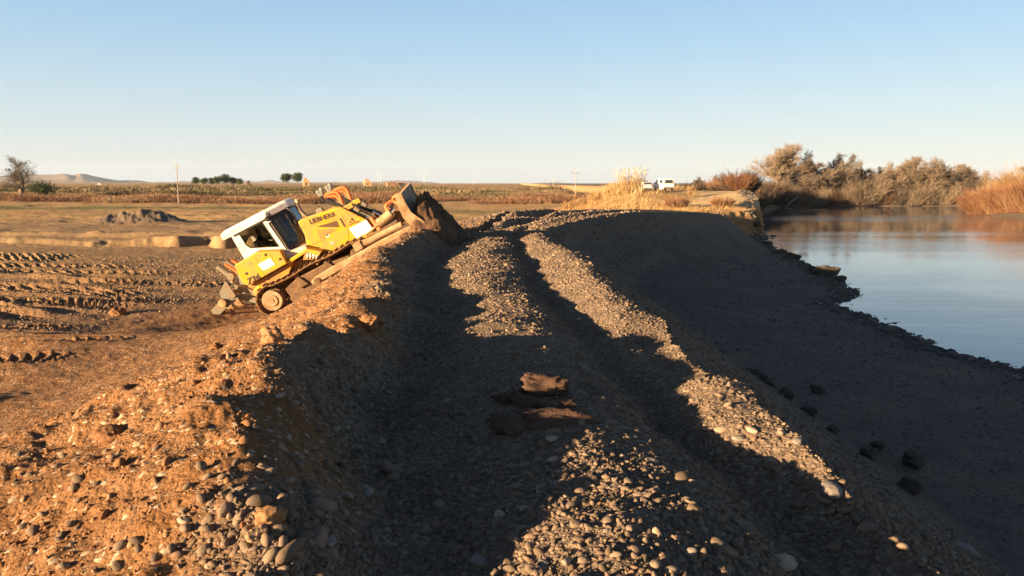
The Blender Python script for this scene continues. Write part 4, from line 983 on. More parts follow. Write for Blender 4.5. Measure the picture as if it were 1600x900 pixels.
for sgn in (-1, 1):
    sp_ = part('side_panel', framed(out, win, sgn * .81, sgn * .76), M_cabw, cb, .008)
    part('window_seal', framed([( .5 + (x - .5) * 1.0, z) for x, z in [win[0], ((win[0][0] + win[1][0]) / 2, (win[0][1] + win[1][1]) / 2), win[1], ((win[1][0] + win[2][0]) / 2, (win[1][1] + win[2][1]) / 2), win[2], win[3], win[4]]], [(sum(p[0] for p in win) / 5 + (x - sum(p[0] for p in win) / 5) * .93, sum(p[1] for p in win) / 5 + (z - sum(p[1] for p in win) / 5) * .93) for x, z in win], sgn * .816, sgn * .78), M_blk, sp_)
    part('side_window', prism(win, sgn * .785, sgn * .78), M_glass, sp_)
    # black door / quarter panel from side post to windscreen
    def Q(f, z, o_=0.0):
        rg = ring(z); a = np.array(rg[1]); b = np.array(rg[2]); p = a + (b - a) * f
        nrm = np.array([.66, -.75]); p = p + nrm * o_; return (p[0], p[1] * (1 if sgn < 0 else -1), z)
    def qpanel(f0, f1, z0, z1, o0, o1, nz=4):
        V = []; F = []
        for i in range(nz + 1):
            z = z0 + (z1 - z0) * i / nz
            V += [Q(f0, z, o0), Q(f1, z, o0), Q(f1, z, o1), Q(f0, z, o1)]
        for i in range(nz):
            for k in range(4): F.append((i * 4 + k, i * 4 + (k + 1) % 4, i * 4 + 4 + (k + 1) % 4, i * 4 + 4 + k))
        F += [(3, 2, 1, 0), (nz * 4, nz * 4 + 1, nz * 4 + 2, nz * 4 + 3)]
        if sgn > 0: F = [f[::-1] for f in F]
        return V, F
    dr = part('door_frame', [qpanel(0, .24, 1.6, 2.86, -.04, .015), qpanel(.80, 1.0, 1.6, 2.80, -.04, .012), qpanel(.24, .80, 1.6, 1.74, -.04, .012, 1), qpanel(.24, .80, 2.68, 2.84, -.04, .012, 1)], M_blk, cb)
    part('door_glass', qpanel(.22, .82, 1.72, 2.70, -.015, -.008), M_glass, dr)
    part('grab_rail', [qpanel(.06, .10, 1.5, 2.62, .04, .065)], M_grey, dr)
    for zz in (1.62, 2.66): part('hinge', [qpanel(.02, .12, zz, zz + .05, .0, .075, 1)], M_stick, dr)
    part('wiper', [qpanel(.30 + 0, .325, 1.50, 1.80, .02, .04), qpanel(.40, .425, 1.47, 1.78, .02, .04)], M_blk, dr)
# windscreen
ws_ = [(ring(z)[2][0], z) for z in (1.66, 1.95, 2.25, 2.55, 2.76)]
V = []; F = []
for i, (x, z) in enumerate(ws_): V += [(x, -.36, z), (x, .36, z)]
for i in range(4): F.append((i * 2, i * 2 + 1, i * 2 + 3, i * 2 + 2))
part('windscreen', (V, F), M_glass, cb)
part('windscreen_frame', [box_arr(ring(2.2)[2][0] - .03, s_ * .36, 2.2, .06, .05, 1.1) for s_ in (-1, 1)], M_blk, cb)
V, F = [], []
part('rear_panel', [box_arr(-.16, 0, 1.85, .06, 1.5, .5), box_arr(-.16, -.7, 2.35, .06, .12, .6), box_arr(-.16, .7, 2.35, .06, .12, .6), box_arr(-.16, 0, 2.6, .06, 1.5, .12)], M_cabw, cb)
# roof
rt0 = P(100, 325, .65); rt1 = P(372, 192, .65); rb0 = P(122, 360, .65); rb1 = P(350, 240, .65); rb00 = P(163, 350, .65)
zT = rt0[1]; 
V = []
for (dz_, ins) in ((0, 0), (.06, .05)):
    pass
rl = [(rt0[0], -.82), (1.02, -.82), (1.66, -.42), (1.66, .42), (1.02, .82), (rt0[0], .82)]
def slab(poly, z0, z1, i0=0, i1=0):
    n = len(poly); cx = sum(p[0] for p in poly) / n
    V = [(cx + (x - cx) * (1 - i0), y * (1 - i0), z0) for x, y in poly] + [(cx + (x - cx) * (1 - i1), y * (1 - i1), z1) for x, y in poly]
    return V, [tuple(range(n - 1, -1, -1)), tuple(range(n, 2 * n))] + [(i, (i + 1) % n, (i + 1) % n + n, i + n) for i in range(n)]
rf = part('roof', [slab(rl, rb1[1] + .0, zT - .02), slab(rl, zT - .02, zT + .05, 0.0, .12)], M_cabw, cb, .02)
part('roof_drip', [box_arr(.4, s_ * .815, rb1[1] - .02, 1.2, .03, .05) for s_ in (-1, 1)], M_blk, rf)
x, z = P(166, 303, .65); textobj('roof_lettering', 'R CSP', x, z - .03, -.824, .12, R(2), M_inkg, rf, .01)
xl_, zl_ = P(355, 215, .65)
for sgn in (-1, 1):
    part('roof_lamp', [cyl((xl_ + .02, sgn * .84, zl_ - .06), (xl_ + .14, sgn * .84, zl_ - .06), .075), box_arr(xl_ + .0, sgn * .84, zl_ - .12, .12, .1, .12)], M_blk, rf, .01)
hose('mirror_rail', [P(462, 168, .9)[:1] + (-.52,) + P(462, 168, .9)[1:], P(490, 185, .9)[:1] + (-.6,) + P(490, 185, .9)[1:], P(516, 222, .9)[:1] + (-.6,) + P(516, 222, .9)[1:], P(515, 250, .9)[:1] + (-.5,) + P(515, 250, .9)[1:]], .022, M_blk, rf)
x, z = P(515, 246, 1.0); part('mirror', [box_arr(x, -.5, z, .05, .16, .14)], M_blk, rf, .01)
# cab interior
st = part('operator_seat', [box_arr(.30, 0, 1.72, .5, .5, .14), box_arr(.08, 0, 2.05, .13, .48, .62), box_arr(.3, -.34, 1.9, .4, .1, .06), box_arr(.3, .34, 1.9, .4, .1, .06)], M_blk, dz, .03)
part('console', [box_arr(1.15, 0, 1.75, .25, .7, .2)], M_blk, dz, .02)
# ---- undercarriage
def track(sgn):
    yc = sgn * 1.15
    r = part('track_frame', [prism([(.55, .30), (2.7, .30), (2.85, .45), (2.75, .68), (1.9, .80), (1.0, .80), (.5, .66)], yc - .22 * 1, yc + .22)], M_mudst, dz, .03)
    C0, R0, C1, R1 = (0, .54), .47, (3.12, .52), .44
    pts = []
    for k in range(13): a = R(90 + 180 * k / 12); pts.append((C0[0] + R0 * math.cos(a), C0[1] + R0 * math.sin(a)))
    for k in range(1, 16): f = k / 16; pts.append((3.12 * f, .07 + .01 * f))
    for k in range(13): a = R(-90 + 180 * k / 12); pts.append((C1[0] + R1 * math.cos(a), C1[1] + R1 * math.sin(a)))
    for k in range(1, 16): f = k / 16; pts.append((3.12 * (1 - f), .96 + .05 * (1 - f) - .05 * math.sin(f * math.pi * 2) ** 2))
    # resample evenly
    A = np.array(pts + [pts[0]]); seg = np.hypot(*(A[1:] - A[:-1]).T); cs = np.concatenate([[0], np.cumsum(seg)]); n = 44
    geo = []; chain = []
    for i in range(n):
        s = cs[-1] * i / n; x_ = np.interp(s, cs, A[:, 0]); z_ = np.interp(s, cs, A[:, 1]); s2 = (s + .03) % cs[-1]; x2 = np.interp(s2, cs, A[:, 0]); z2 = np.interp(s2, cs, A[:, 1])
        t = np.array([x2 - x_, z2 - z_]); t /= np.linalg.norm(t); nr = np.array([-t[1], t[0]])
        if np.dot(nr, np.array([x_ - 1.5, z_ - .53])) < 0 and True:
            pass
        nr = -nr if np.cross(t, [x_ - 1.56, z_ - .53]) * np.cross(t, nr) < 0 else nr
        h = cs[-1] / n * .47
        c = np.array([x_, z_])
        q = [c - t * h, c + t * h, c + t * h + nr * .028, c + t * h * .35 + nr * .03, c + t * h * .25 + nr * .085, c + t * h * .05 + nr * .085, c - t * h * .05 + nr * .03, c - t * h + nr * .028]
        geo.append(prism([tuple(p) for p in q], yc - .29, yc + .29))
        chain.append(prism([tuple(p) for p in (c - t * h * .8, c + t * h * .8, c + t * h * .8 - nr * .07, c - t * h * .8 - nr * .07)], yc - .09, yc + .09))
    tk = part('track', geo + chain, M_trk, dz)
    sp = part('sprocket', [cyl((0, yc - .12, .54), (0, yc + .12, .54), .36, n=24)] + [prism([(math.cos(a) * .34, .54 + math.sin(a) * .34), (math.cos(a + .1) * .42, .54 + math.sin(a + .1) * .42), (math.cos(a + .2) * .34, .54 + math.sin(a + .2) * .34)], yc - .05, yc + .05) for a in np.arange(0, 6.28, .262)], M_trk, dz, smooth=False)
    part('final_drive_hub', [cyl((0, yc + sgn * .10, .54), (0, yc + sgn * .30, .54), .325, .315, 28), cyl((0, yc + sgn * .30, .54), (0, yc + sgn * .33, .54), .19, .18, 24), cyl((0, yc + sgn * .33, .54), (0, yc + sgn * .345, .54), .08, .07, 16)], M_wornst, sp, .01)
    idl = part('idler', [cyl((3.12, yc - .13, .52), (3.12, yc + .13, .52), .37, n=24), cyl((3.12, yc - .2, .52), (3.12, yc + .2, .52), .12)], M_mudst, dz, .015)
    for i in range(7):
        part('track_roller', [cyl((.62 + i * .34, yc - .2, .22), (.62 + i * .34, yc + .2, .22), .12, n=14), cyl((.62 + i * .34, yc + sgn * .2, .22), (.62 + i * .34, yc + sgn * .25, .22), .07, n=12)], M_mudst, r)
    for xx in (1.0, 2.1): part('carrier_roller', [cyl((xx, yc - .15, .87), (xx, yc + .15, .87), .09)], M_trk, r)
    # roller guards, mud lumps and brackets seen on the frame
    part('roller_guard', prism([(.56, .16), (2.5, .18), (2.5, .34), (1.3, .36), (.9, .42), (.66, .44), (.50, .34)], yc + sgn * .22, yc + sgn * .30), M_mudst, r, .02)
    part('guard_bracket', [prism([(.95, .5), (1.25, .5), (1.1, .82), (1.0, .82)], yc + sgn * .2, yc + sgn * .31), prism([(1.95, .48), (2.3, .48), (2.08, .86), (1.98, .86)], yc + sgn * .2, yc + sgn * .31)], M_mudst, r, .01)
track(-1); track(1)
part('drive_bracket', prism(Pp([(272, 650), (300, 620), (330, 625), (345, 660), (300, 690), (275, 680)], .4), -1.1, 1.1), M_yel, dz, .03)
for sgn in (-1, 1):
    arm = part('push_arm', prism(Pp([(600, 612), (622, 588), (700, 540), (860, 455), (985, 385), (1100, 330), (1190, 292), (1180, 318), (1005, 418), (985, 432), (800, 530), (640, 618), (610, 632)], -.15), sgn * 1.52, sgn * 1.76), M_wornst, dz, .035)
    part('arm_trunnion', [cyl((P(640, 598)[0], sgn * 1.3, P(640, 598)[1]), (P(640, 598)[0], sgn * 1.8, P(640, 598)[1]), .1)], M_mudst, arm, .01)
    br = part('upper_brace', [cyl((P(858, 418)[0], sgn * 1.5, P(858, 418)[1]), (P(1098, 300)[0], sgn * 1.5, P(1098, 300)[1]), .11, .10), box_arr(P(860, 415)[0], sgn * 1.5, P(860, 415)[1], .26, .3, .24)], M_wornst, dz, .02)
    tc = part('tilt_cylinder', [cyl((P(968, 300)[0], sgn * 1.35, P(968, 300)[1]), (P(1038, 240)[0], sgn * 1.35, P(1038, 240)[1]), .15), cyl((P(898, 362)[0], sgn * 1.35, P(898, 362)[1]), (P(975, 294)[0], sgn * 1.35, P(975, 294)[1]), .045)], M_wornst, dz, .01, smooth=False)
    part('cylinder_rod', [cyl((P(1036, 242)[0], sgn * 1.35, P(1036, 242)[1]), (P(1062, 216)[0], sgn * 1.35, P(1062, 216)[1]), .05)], M_chr, tc)
    part('cylinder_eye', [cyl((P(1072, 208)[0], sgn * 1.25, P(1072, 208)[1]), (P(1072, 208)[0], sgn * 1.45, P(1072, 208)[1]), .11)], M_mudst, tc, .01)
    hose('hydraulic_hose', [(P(1020, 235)[0], sgn * 1.2, P(1020, 235)[1]), (P(1005, 205)[0], sgn * 1.1, P(1005, 205)[1]), (P(1040, 182)[0], sgn * 1.0, P(1040, 182)[1]), (P(1068, 195)[0], sgn * 1.05, P(1068, 195)[1])], .055, M_oh, tc)
    hose('hydraulic_hose', [(P(935, 235, .9)[0], sgn * .55, P(935, 235, .9)[1]), (P(955, 262, .9)[0], sgn * .6, P(955, 262, .9)[1]), (P(985, 300, .9)[0], sgn * .7, P(985, 300, .9)[1])], .07, M_oh, dz)
# lift cylinders standing proud of the hood front
for sgn, dx in ((-1, 0), (1, .12)):
    ly = sgn * .45; la = 1.0 if sgn < 0 else 1.0
    q = lambda a, b: (P(a, b, la)[0] + dx, ly, P(a, b, la)[1])
    lc = part('lift_cylinder', [cyl(q(668, 100), q(700, 130), .045), cyl(q(690, 122), q(905, 225), .075, n=16)], M_blk, dz)
    part('cylinder_guard', [cyl(q(740, 135), q(960, 240), .05)], M_grey, lc)
    part('cylinder_rod', [cyl(q(900, 222), q(985, 268), .045)], M_chr, lc)
    part('hose_fitting', [cyl(q(640, 72), q(662, 96), .085, .07), cyl(q(662, 55), q(668, 88), .07), box_arr(q(655, 85)[0], ly, q(655, 85)[2], .16, .14, .22)], mat('fitting_grey', (.24, .24, .235), .5, .4), lc, .02)
    hose('hose_sleeve', [q(676, 104), q(700, 92), q(740, 82), q(762, 100), q(778, 150)], .06, M_oh, lc)
    hose('hose_sleeve', [q(680, 110), q(715, 104), q(745, 106), q(765, 135), q(775, 158)], .05, M_oh, lc)
    hose('hydraulic_hose', [q(660, 100), q(672, 128), q(705, 142), q(745, 160)], .035, M_blk, lc)
    part('trunnion_bracket', [box_arr(q(812, 165)[0], ly, q(812, 165)[2], .30, .22, .16)], M_yel, dz, .02)
    part('valve_block', [cyl(q(835, 158), q(870, 190), .085)], M_grey, lc, .01)
# blade with curved mouldboard
front = Pp([(1098, 126), (1112, 172), (1132, 212), (1158, 245), (1188, 268), (1218, 284)], 0)
back = Pp([(1200, 300), (1160, 292), (1132, 268), (1104, 225), (1084, 180), (1070, 142)], 0)
bl = part('blade', prism(front + back, -1.72, 1.72), M_wornst, dz, .012)
part('cutting_edge', prism(Pp([(1190, 268), (1226, 283), (1214, 300), (1185, 292)], 0), -1.76, 1.76), M_mudst, bl, .005)
for s_ in (-1, 1): part('end_plate', [prism(Pp([(1066, 138), (1100, 124), (1120, 172), (1150, 225), (1225, 283), (1150, 300), (1110, 262), (1080, 190)], 0), s_ * 1.725, s_ * 1.76)], M_wornst, bl, .006)
part('blade_rib', [prism(Pp([(1080, 170), (1115, 240), (1150, 292), (1075, 312), (1050, 262)], 0), y_, y_ + .06) for y_ in (-1.15, -.7, -.2, .2, .7, 1.1)] + [prism(Pp([(1075, 235), (1120, 262), (1130, 300), (1060, 312)], 0), -1.2, 1.2)], M_mudst, bl)
part('c_frame', [prism(Pp([(930, 340), (1075, 270), (1095, 300), (950, 372)], .5), -.9, .9)], M_mudst, dz, .02)
# ---- ripper
rp = part('ripper_beam', [cyl((P(98, 722, .35)[0], -1.12, P(98, 722, .35)[1]), (P(98, 722, .35)[0], 1.12, P(98, 722, .35)[1]), .13, n=18)], M_mudst, dz)
part('beam_cap', [cyl((P(98, 722, .35)[0], -1.15, P(98, 722, .35)[1]), (P(98, 722, .35)[0], -1.11, P(98, 722, .35)[1]), .125, n=18)], M_wornst, rp)
for y_ in (-1.0, 1.0):
    lat = .4
    part('ripper_plate', [prism(Pp([(30, 765), (95, 697), (168, 690), (130, 740), (75, 792), (40, 795)], lat), y_ - .03, y_ + .03), prism(Pp([(118, 598), (128, 602), (172, 680), (165, 695), (92, 705), (85, 660)], lat), y_ - .05, y_ + .0)], M_grey, rp, .012)
for y_ in (-.7, .7):
    part('link_arm', [prism(Pp([(150, 612), (165, 618), (290, 660), (275, 690), (165, 645)], .6), y_ - .08, y_ + .08), prism(Pp([(160, 680), (175, 672), (290, 700), (285, 735), (175, 702)], .6), y_ - .08, y_ + .08)], M_grey, dz, .015)
    rc = part('ripper_cylinder', [cyl((P(58, 508, .8)[0], y_ * .6, P(58, 508, .8)[1]), (P(128, 566, .8)[0], y_ * .6, P(128, 566, .8)[1]), .095), cyl((P(130, 568, .8)[0], y_ * .6 - .12, P(130, 568, .8)[1]), (P(130, 568, .8)[0], y_ * .6 + .12, P(130, 568, .8)[1]), .12), cyl((P(128, 566, .8)[0], y_ * .6, P(128, 566, .8)[1]), (P(138, 610, .8)[0], y_ * .6, P(138, 610, .8)[1]), .07)], M_grey, dz, .01)
    hose('hydraulic_hose', [(P(95, 500, .8)[0], y_ * .5, P(95, 500, .8)[1]), (P(130, 525, .8)[0], y_ * .5, P(130, 525, .8)[1]), (P(175, 560, .8)[0], y_ * .5, P(175, 560, .8)[1]), (P(212, 610, .8)[0], y_ * .5, P(212, 610, .8)[1])], .05, M_oh, rc)
for y_ in (-.8, 0, .8):
    part('ripper_shank', prism(Pp([(62, 792), (92, 768), (112, 800), (140, 818), (185, 822), (160, 838), (120, 845), (90, 828)], .55), y_ - .07, y_ + .07), M_wornst, rp, .02)
YAW, PITCH, ROLL = 0.0, -27.0, 6.0
Rm = Matrix.Rotation(R(YAW), 4, 'Z') @ Matrix.Rotation(R(PITCH), 4, 'Y') @ Matrix.Rotation(R(ROLL), 4, 'X')
off = Rm @ Vector((0, -1.45, .54))
dz.matrix_world = Matrix.Translation(Vector((-7.39, 23.4, -1.88)) - off) @ Rm

# ---- operator
def person_operator():
    skel = {'pelvis': (.32, 0, 1.86), 'belly': (.25, 0, 2.02), 'chest': (.20, 0, 2.22), 'neck': (.22, 0, 2.39), 'head': (.26, 0, 2.47), 'crown': (.26, 0, 2.62),
            'shl': (.20, .19, 2.32), 'ell': (.34, .27, 2.10), 'hal': (.58, .27, 2.04), 'shr': (.20, -.19, 2.32), 'elr': (.34, -.27, 2.10), 'har': (.60, -.26, 2.06),
            'hipl': (.34, .1, 1.85), 'knl': (.74, .14, 1.88), 'anl': (.92, .14, 1.55), 'tol': (1.08, .14, 1.50), 'hipr': (.34, -.1, 1.85), 'knr': (.74, -.14, 1.88), 'anr': (.92, -.14, 1.55), 'tor': (1.08, -.14, 1.50)}
    rad = dict(pelvis=.15, belly=.145, chest=.16, neck=.06, head=.095, crown=.075, shl=.075, ell=.05, hal=.04, shr=.075, elr=.05, har=.04, hipl=.095, knl=.07, anl=.05, tol=.045, hipr=.095, knr=.07, anr=.05, tor=.045)
    ed = [('pelvis', 'belly'), ('belly', 'chest'), ('chest', 'neck'), ('neck', 'head'), ('head', 'crown'), ('chest', 'shl'), ('shl', 'ell'), ('ell', 'hal'), ('chest', 'shr'), ('shr', 'elr'), ('elr', 'har'), ('pelvis', 'hipl'), ('hipl', 'knl'), ('knl', 'anl'), ('anl', 'tol'), ('pelvis', 'hipr'), ('hipr', 'knr'), ('knr', 'anr'), ('anr', 'tor')]
    names = list(skel); me = bpy.data.meshes.new('person'); me.from_pydata([skel[n] for n in names], [(names.index(a), names.index(b)) for a, b in ed], [])
    o = bpy.data.objects.new('person', me); scene.collection.objects.link(o)
    sk = o.modifiers.new('skin', 'SKIN'); me.skin_vertices[0].data
    for i, n in enumerate(names): me.skin_vertices[0].data[i].radius = (rad[n], rad[n]); me.skin_vertices[0].data[i].use_root = (n == 'pelvis')
    sb = o.modifiers.new('sub', 'SUBSURF'); sb.levels = 2; sb.render_levels = 2
    me.materials.append(mat('dark_work_clothes', (.05, .05, .06), .9))
    hair = part('cap', [slab([(.26 + .105 * math.cos(a), .095 * math.sin(a)) for a in np.arange(0, 6.28, .4)], 2.56, 2.67, 0, .45)], mat('dark_cap', (.03, .03, .035), .9), o)
    o.matrix_world = dz.matrix_world.copy()
    tag(o, 'operator in dark clothes sitting at the controls inside the bulldozer cab', 'person'); return o
bpy.context.view_layer.update()
def add_skin_layer_safe():
    return person_operator()
add_skin_layer_safe()

# ------------------------------------------------------------------ parked vehicles
M_vw = mat('vehicle_white_paint', (.78, .78, .77), .3, dirt=(.6, .52, .4), dirt_amt=.15, dirt_scale=1.5, spec=.6)
M_tyre = mat('tyre_rubber', (.03, .028, .026), .85)
M_dglass = mat('dark_car_glass', (.035, .04, .045), .06, spec=.9)
M_red = mat('tail_lamp_red', (.45, .02, .02), .3)
M_bump = mat('grey_plastic_bumper', (.12, .12, .125), .6)
M_plate = mat('number_plate', (.7, .7, .66), .4)
def wheel(x, y, r, w, parent):
    g = part('wheel', [cyl((x, y - w / 2, r), (x, y + w / 2, r), r, n=24)], M_tyre, parent, .02)
    s_ = -1 if y < 0 else 1
    part('rim', [cyl((x, y + s_ * (w / 2), r), (x, y + s_ * (w / 2 + .012), r), r * .6, r * .55, 18)], M_stick, g)
def section_body(secs):
    """secs: list of (x, half_width_bottom, half_width_belt, half_width_top, z0, zbelt, ztop)"""
    V = []; F = []; n = 8
    for (x, wb, wm, wt, z0, zm, zt) in secs:
        V += [(x, -wb, z0), (x, -wm, (z0 + zm) / 2), (x, -wm * .99, zm), (x, -wt, zt), (x, wt, zt), (x, wm * .99, zm), (x, wm, (z0 + zm) / 2), (x, wb, z0)]
    for i in range(len(secs) - 1):
        for k in range(n): F.append((i * n + k, (i + 1) * n + k, (i + 1) * n + (k + 1) % n, i * n + (k + 1) % n))
    F += [tuple(range(n - 1, -1, -1))[::-1], tuple(range((len(secs) - 1) * n, len(secs) * n))[::-1]]
    return V, F
def van(loc, yaw, lab):
    r = empty('parked_van', loc, (0, 0, yaw)); tag(r, lab, 'van')
    b = part('body', section_body([(-2.05, .78, .84, .70, .32, 1.0, 1.70), (-1.98, .83, .90, .72, .28, 1.0, 1.80), (.2, .84, .91, .73, .26, 1.0, 1.83), (.75, .84, .91, .70, .26, 1.0, 1.78), (1.35, .84, .90, .62, .26, 1.0, 1.22), (2.1, .78, .82, .60, .30, .8, .95), (2.2, .70, .74, .5, .35, .7, .8)]), M_vw, r, .05)
    part('rear_window', prism([(-.62, 1.08), (.62, 1.08), (.56, 1.62), (-.56, 1.62)], 0, .02), M_dglass, b).matrix_local = Matrix.Translation((-2.055, 0, 0)) @ Matrix.Rotation(R(90), 4, 'Z')
    for s_ in (-1, 1):
        part('side_window', [(lambda V, F: (V, F))(*prism([(.15, 1.08), (1.05, 1.08), (.72, 1.62), (.2, 1.65)], s_ * .86, s_ * .895))], M_dglass, b)
        part('side_window', [prism([(-1.75, 1.08), (-.75, 1.08), (-.75, 1.62), (-1.68, 1.6)], s_ * .86, s_ * .895)], M_dglass, b) if s_ > 0 else part('door_seam', [box_arr(.08, s_ * .91, .9, .015, .02, 1.2), box_arr(-.9, s_ * .91, .9, .015, .02, 1.2)], M_bump, b)
        part('tail_lamp', [box_arr(-2.03, s_ * .77, 1.2, .1, .1, .36)], M_red, r, .02)
        part('wing_mirror', [box_arr(1.0, s_ * 1.0, 1.15, .12, .2, .2)], M_blk, r, .03)
        for x_ in (-1.35, 1.35): wheel(x_, s_ * .8, .31, .2, r)
    part('bumper', [box_arr(-2.1, 0, .42, .2, 1.6, .24)], M_bump, r, .04)
    part('tailgate_plate', [box_arr(-2.06, 0, .86, .03, .5, .12)], M_plate, r)
    part('headlight', [box_arr(2.1, s_ * .62, .7, .12, .25, .16) for s_ in (-1, 1)], M_plate, r, .03)
    return r
def lowcar(loc, yaw, lab):
    r = empty('parked_car', loc, (0, 0, yaw)); tag(r, lab, 'car')
    b = part('body', section_body([(-2.1, .74, .80, .72, .36, .75, .95), (-1.95, .80, .86, .60, .28, .9, 1.36), (-1.3, .82, .88, .62, .24, .92, 1.46), (.1, .82, .88, .62, .24, .92, 1.46), (.9, .82, .88, .62, .24, .9, 1.0), (1.9, .76, .82, .6, .28, .72, .82), (2.05, .66, .7, .5, .35, .6, .7)]), M_vw, r, .05)
    part('rear_window', prism([(-.56, 1.0), (.56, 1.0), (.48, 1.32), (-.48, 1.32)], 0, .02), M_dglass, b).matrix_local = Matrix.Translation((-2.13, 0, -.0)) @ Matrix.Rotation(R(90), 4, 'Z') @ Matrix.Rotation(R(0), 4, 'X')
    for s_ in (-1, 1):
        part('side_window', prism([(-1.5, .98), (.55, .98), (.1, 1.36), (-1.4, 1.38)], s_ * .80, s_ * .86), M_dglass, b)
        part('tail_lamp', [box_arr(-2.08, s_ * .7, .85, .1, .14, .2)], M_red, r, .02)
        for x_ in (-1.3, 1.3): wheel(x_, s_ * .78, .31, .2, r)
        part('headlight', [box_arr(1.98, s_ * .58, .62, .1, .25, .14)], M_plate, r, .03)
    part('bumper', [box_arr(-2.14, 0, .45, .16, 1.5, .22)], M_bump, r, .04)
    part('number_plate', [box_arr(-2.13, 0, .72, .03, .5, .12)], M_plate, r)
    part('roof_load', [box_arr(-.8, -.1, 1.52, .8, .5, .1), box_arr(-.7, .1, 1.6, .4, .3, .1)], M_blk, r, .03)
    return r
# facing away from the camera, turned a little to the left
v_x, v_y = 22.9, 117.0
van((v_x, v_y, gz(v_x, v_y)), R(100), 'white van with a dark rear window parked on top of the grassy bank')
v_x, v_y = 19.9, 117.5
lowcar((v_x, v_y, gz(v_x, v_y)), R(96), 'low white car half hidden by reeds to the left of the white van')
# ------------------------------------------------------------------ stones, clods, heaps
M_gst = bpy.data.materials.new('river_pebble'); M_gst.use_nodes = True
def stone_mat(m, stops, dust, amt):
    t = NT(m); oi = t.n.new('ShaderNodeObjectInfo'); co = t.coord('Object')
    c = t.ramp(oi.outputs['Random'], stops)
    c = t.mix(t.math('MULTIPLY', t.noise(2.5, 5, .65, co), amt), c, dust)
    t.l.new(c, t.bsdf.inputs['Base Color']); t.bsdf.inputs['Roughness'].default_value = .85; t.bsdf.inputs['Specular IOR Level'].default_value = .25
    t.l.new(t.bump(t.noise(9, 6, .7, co), .35, .08), t.bsdf.inputs['Normal'])
stone_mat(M_gst, [(0, (.085, .065, .05)), (.3, (.145, .112, .086)), (.6, (.21, .163, .125)), (.85, (.26, .205, .16)), (.93, (.20, .12, .075)), (1, (.40, .35, .29))], (.17, .125, .085), .9)
M_clod = bpy.data.materials.new('soil_clod'); M_clod.use_nodes = True
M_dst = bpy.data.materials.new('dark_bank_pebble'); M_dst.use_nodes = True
stone_mat(M_dst, [(0, (.06, .053, .048)), (.5, (.10, .09, .082)), (.85, (.16, .145, .13)), (1, (.30, .27, .24))], (.09, .078, .068), .7)  # pebbles darkened for the bank's shade, shared with the wet shore stones
stone_mat(M_clod, [(0, (.13, .062, .028)), (.4, (.21, .105, .048)), (.8, (.28, .155, .075)), (.9, (.32, .24, .16)), (1, (.42, .35, .27))], (.22, .115, .055), .8)
M_clodd = mat('reddish_clay', (.062, .034, .024), .95, var=(.105, .062, .042), vscale=3, bump=1.0, bscale=45)
M_darkrock = mat('wet_dark_earth', (.045, .036, .03), .9, var=(.085, .066, .05), vscale=2, bump=.6, bscale=6)

def ico(sub=2):
    import bmesh
    bm = bmesh.new(); bmesh.ops.create_icosphere(bm, subdivisions=sub, radius=1)
    V = np.array([v.co[:] for v in bm.verts]); F = np.array([[v.index for v in f.verts] for f in bm.faces]); bm.free(); return V, F
_IV, _IF = ico(2); _IV3, _IF3 = ico(4)
def n3(V, s, seed): return fbm(V[:, 0] * s + V[:, 2] * s * .7, V[:, 1] * s - V[:, 2] * s * .6, 3, seed) + fbm(V[:, 2] * s + 3, V[:, 0] * s - V[:, 1] * s * .4, 3, seed + 7)
def stone_verts(seed, rough=.18, box=0.0, hi=False):
    V = (_IV3 if hi else _IV).copy()
    if box: V = np.sign(V) * np.abs(V) ** (1 - box)
    rs = np.random.RandomState(seed); 
    for k in range(4 if box else 2):
        d = rs.normal(size=3); d /= np.linalg.norm(d); h = rs.uniform(.55, .85); q = V @ d; V = V - np.outer(np.maximum(q - h, 0) * .8, d)
    V = V * (1 + rough * n3(V, 1.3, seed))[:, None]
    if hi: V = V * (1 + rough * .6 * n3(V, 4.5, seed + 3) + rough * .28 * n3(V, 13, seed + 5))[:, None]
    return V
pc = bpy.data.collections.new('stone_kinds'); cc = bpy.data.collections.new('clod_kinds')
def proto(nm, V, m, coll):
    me = bpy.data.meshes.new(nm); me.from_pydata(V.tolist(), [], _IF.tolist()); me.materials.append(m)
    me.polygons.foreach_set('use_smooth', [True] * len(me.polygons)); o = bpy.data.objects.new(nm, me); coll.objects.link(o)
for i in range(9): proto('stone_%d' % i, stone_verts(500 + i, .18 if i < 5 else .4, 0 if i < 6 else .2) * [1.0, .76, .52 if i < 6 else .66], M_gst, pc)
for i in range(5): proto('clod_%d' % i, stone_verts(600 + i, .34) * [1.0, .85, .7], M_clod, cc)
dcn = bpy.data.collections.new('dark_stone_kinds')
for i in range(5): proto('dark_stone_%d' % i, stone_verts(560 + i, .22) * [1.0, .8, .5], M_dst, dcn)
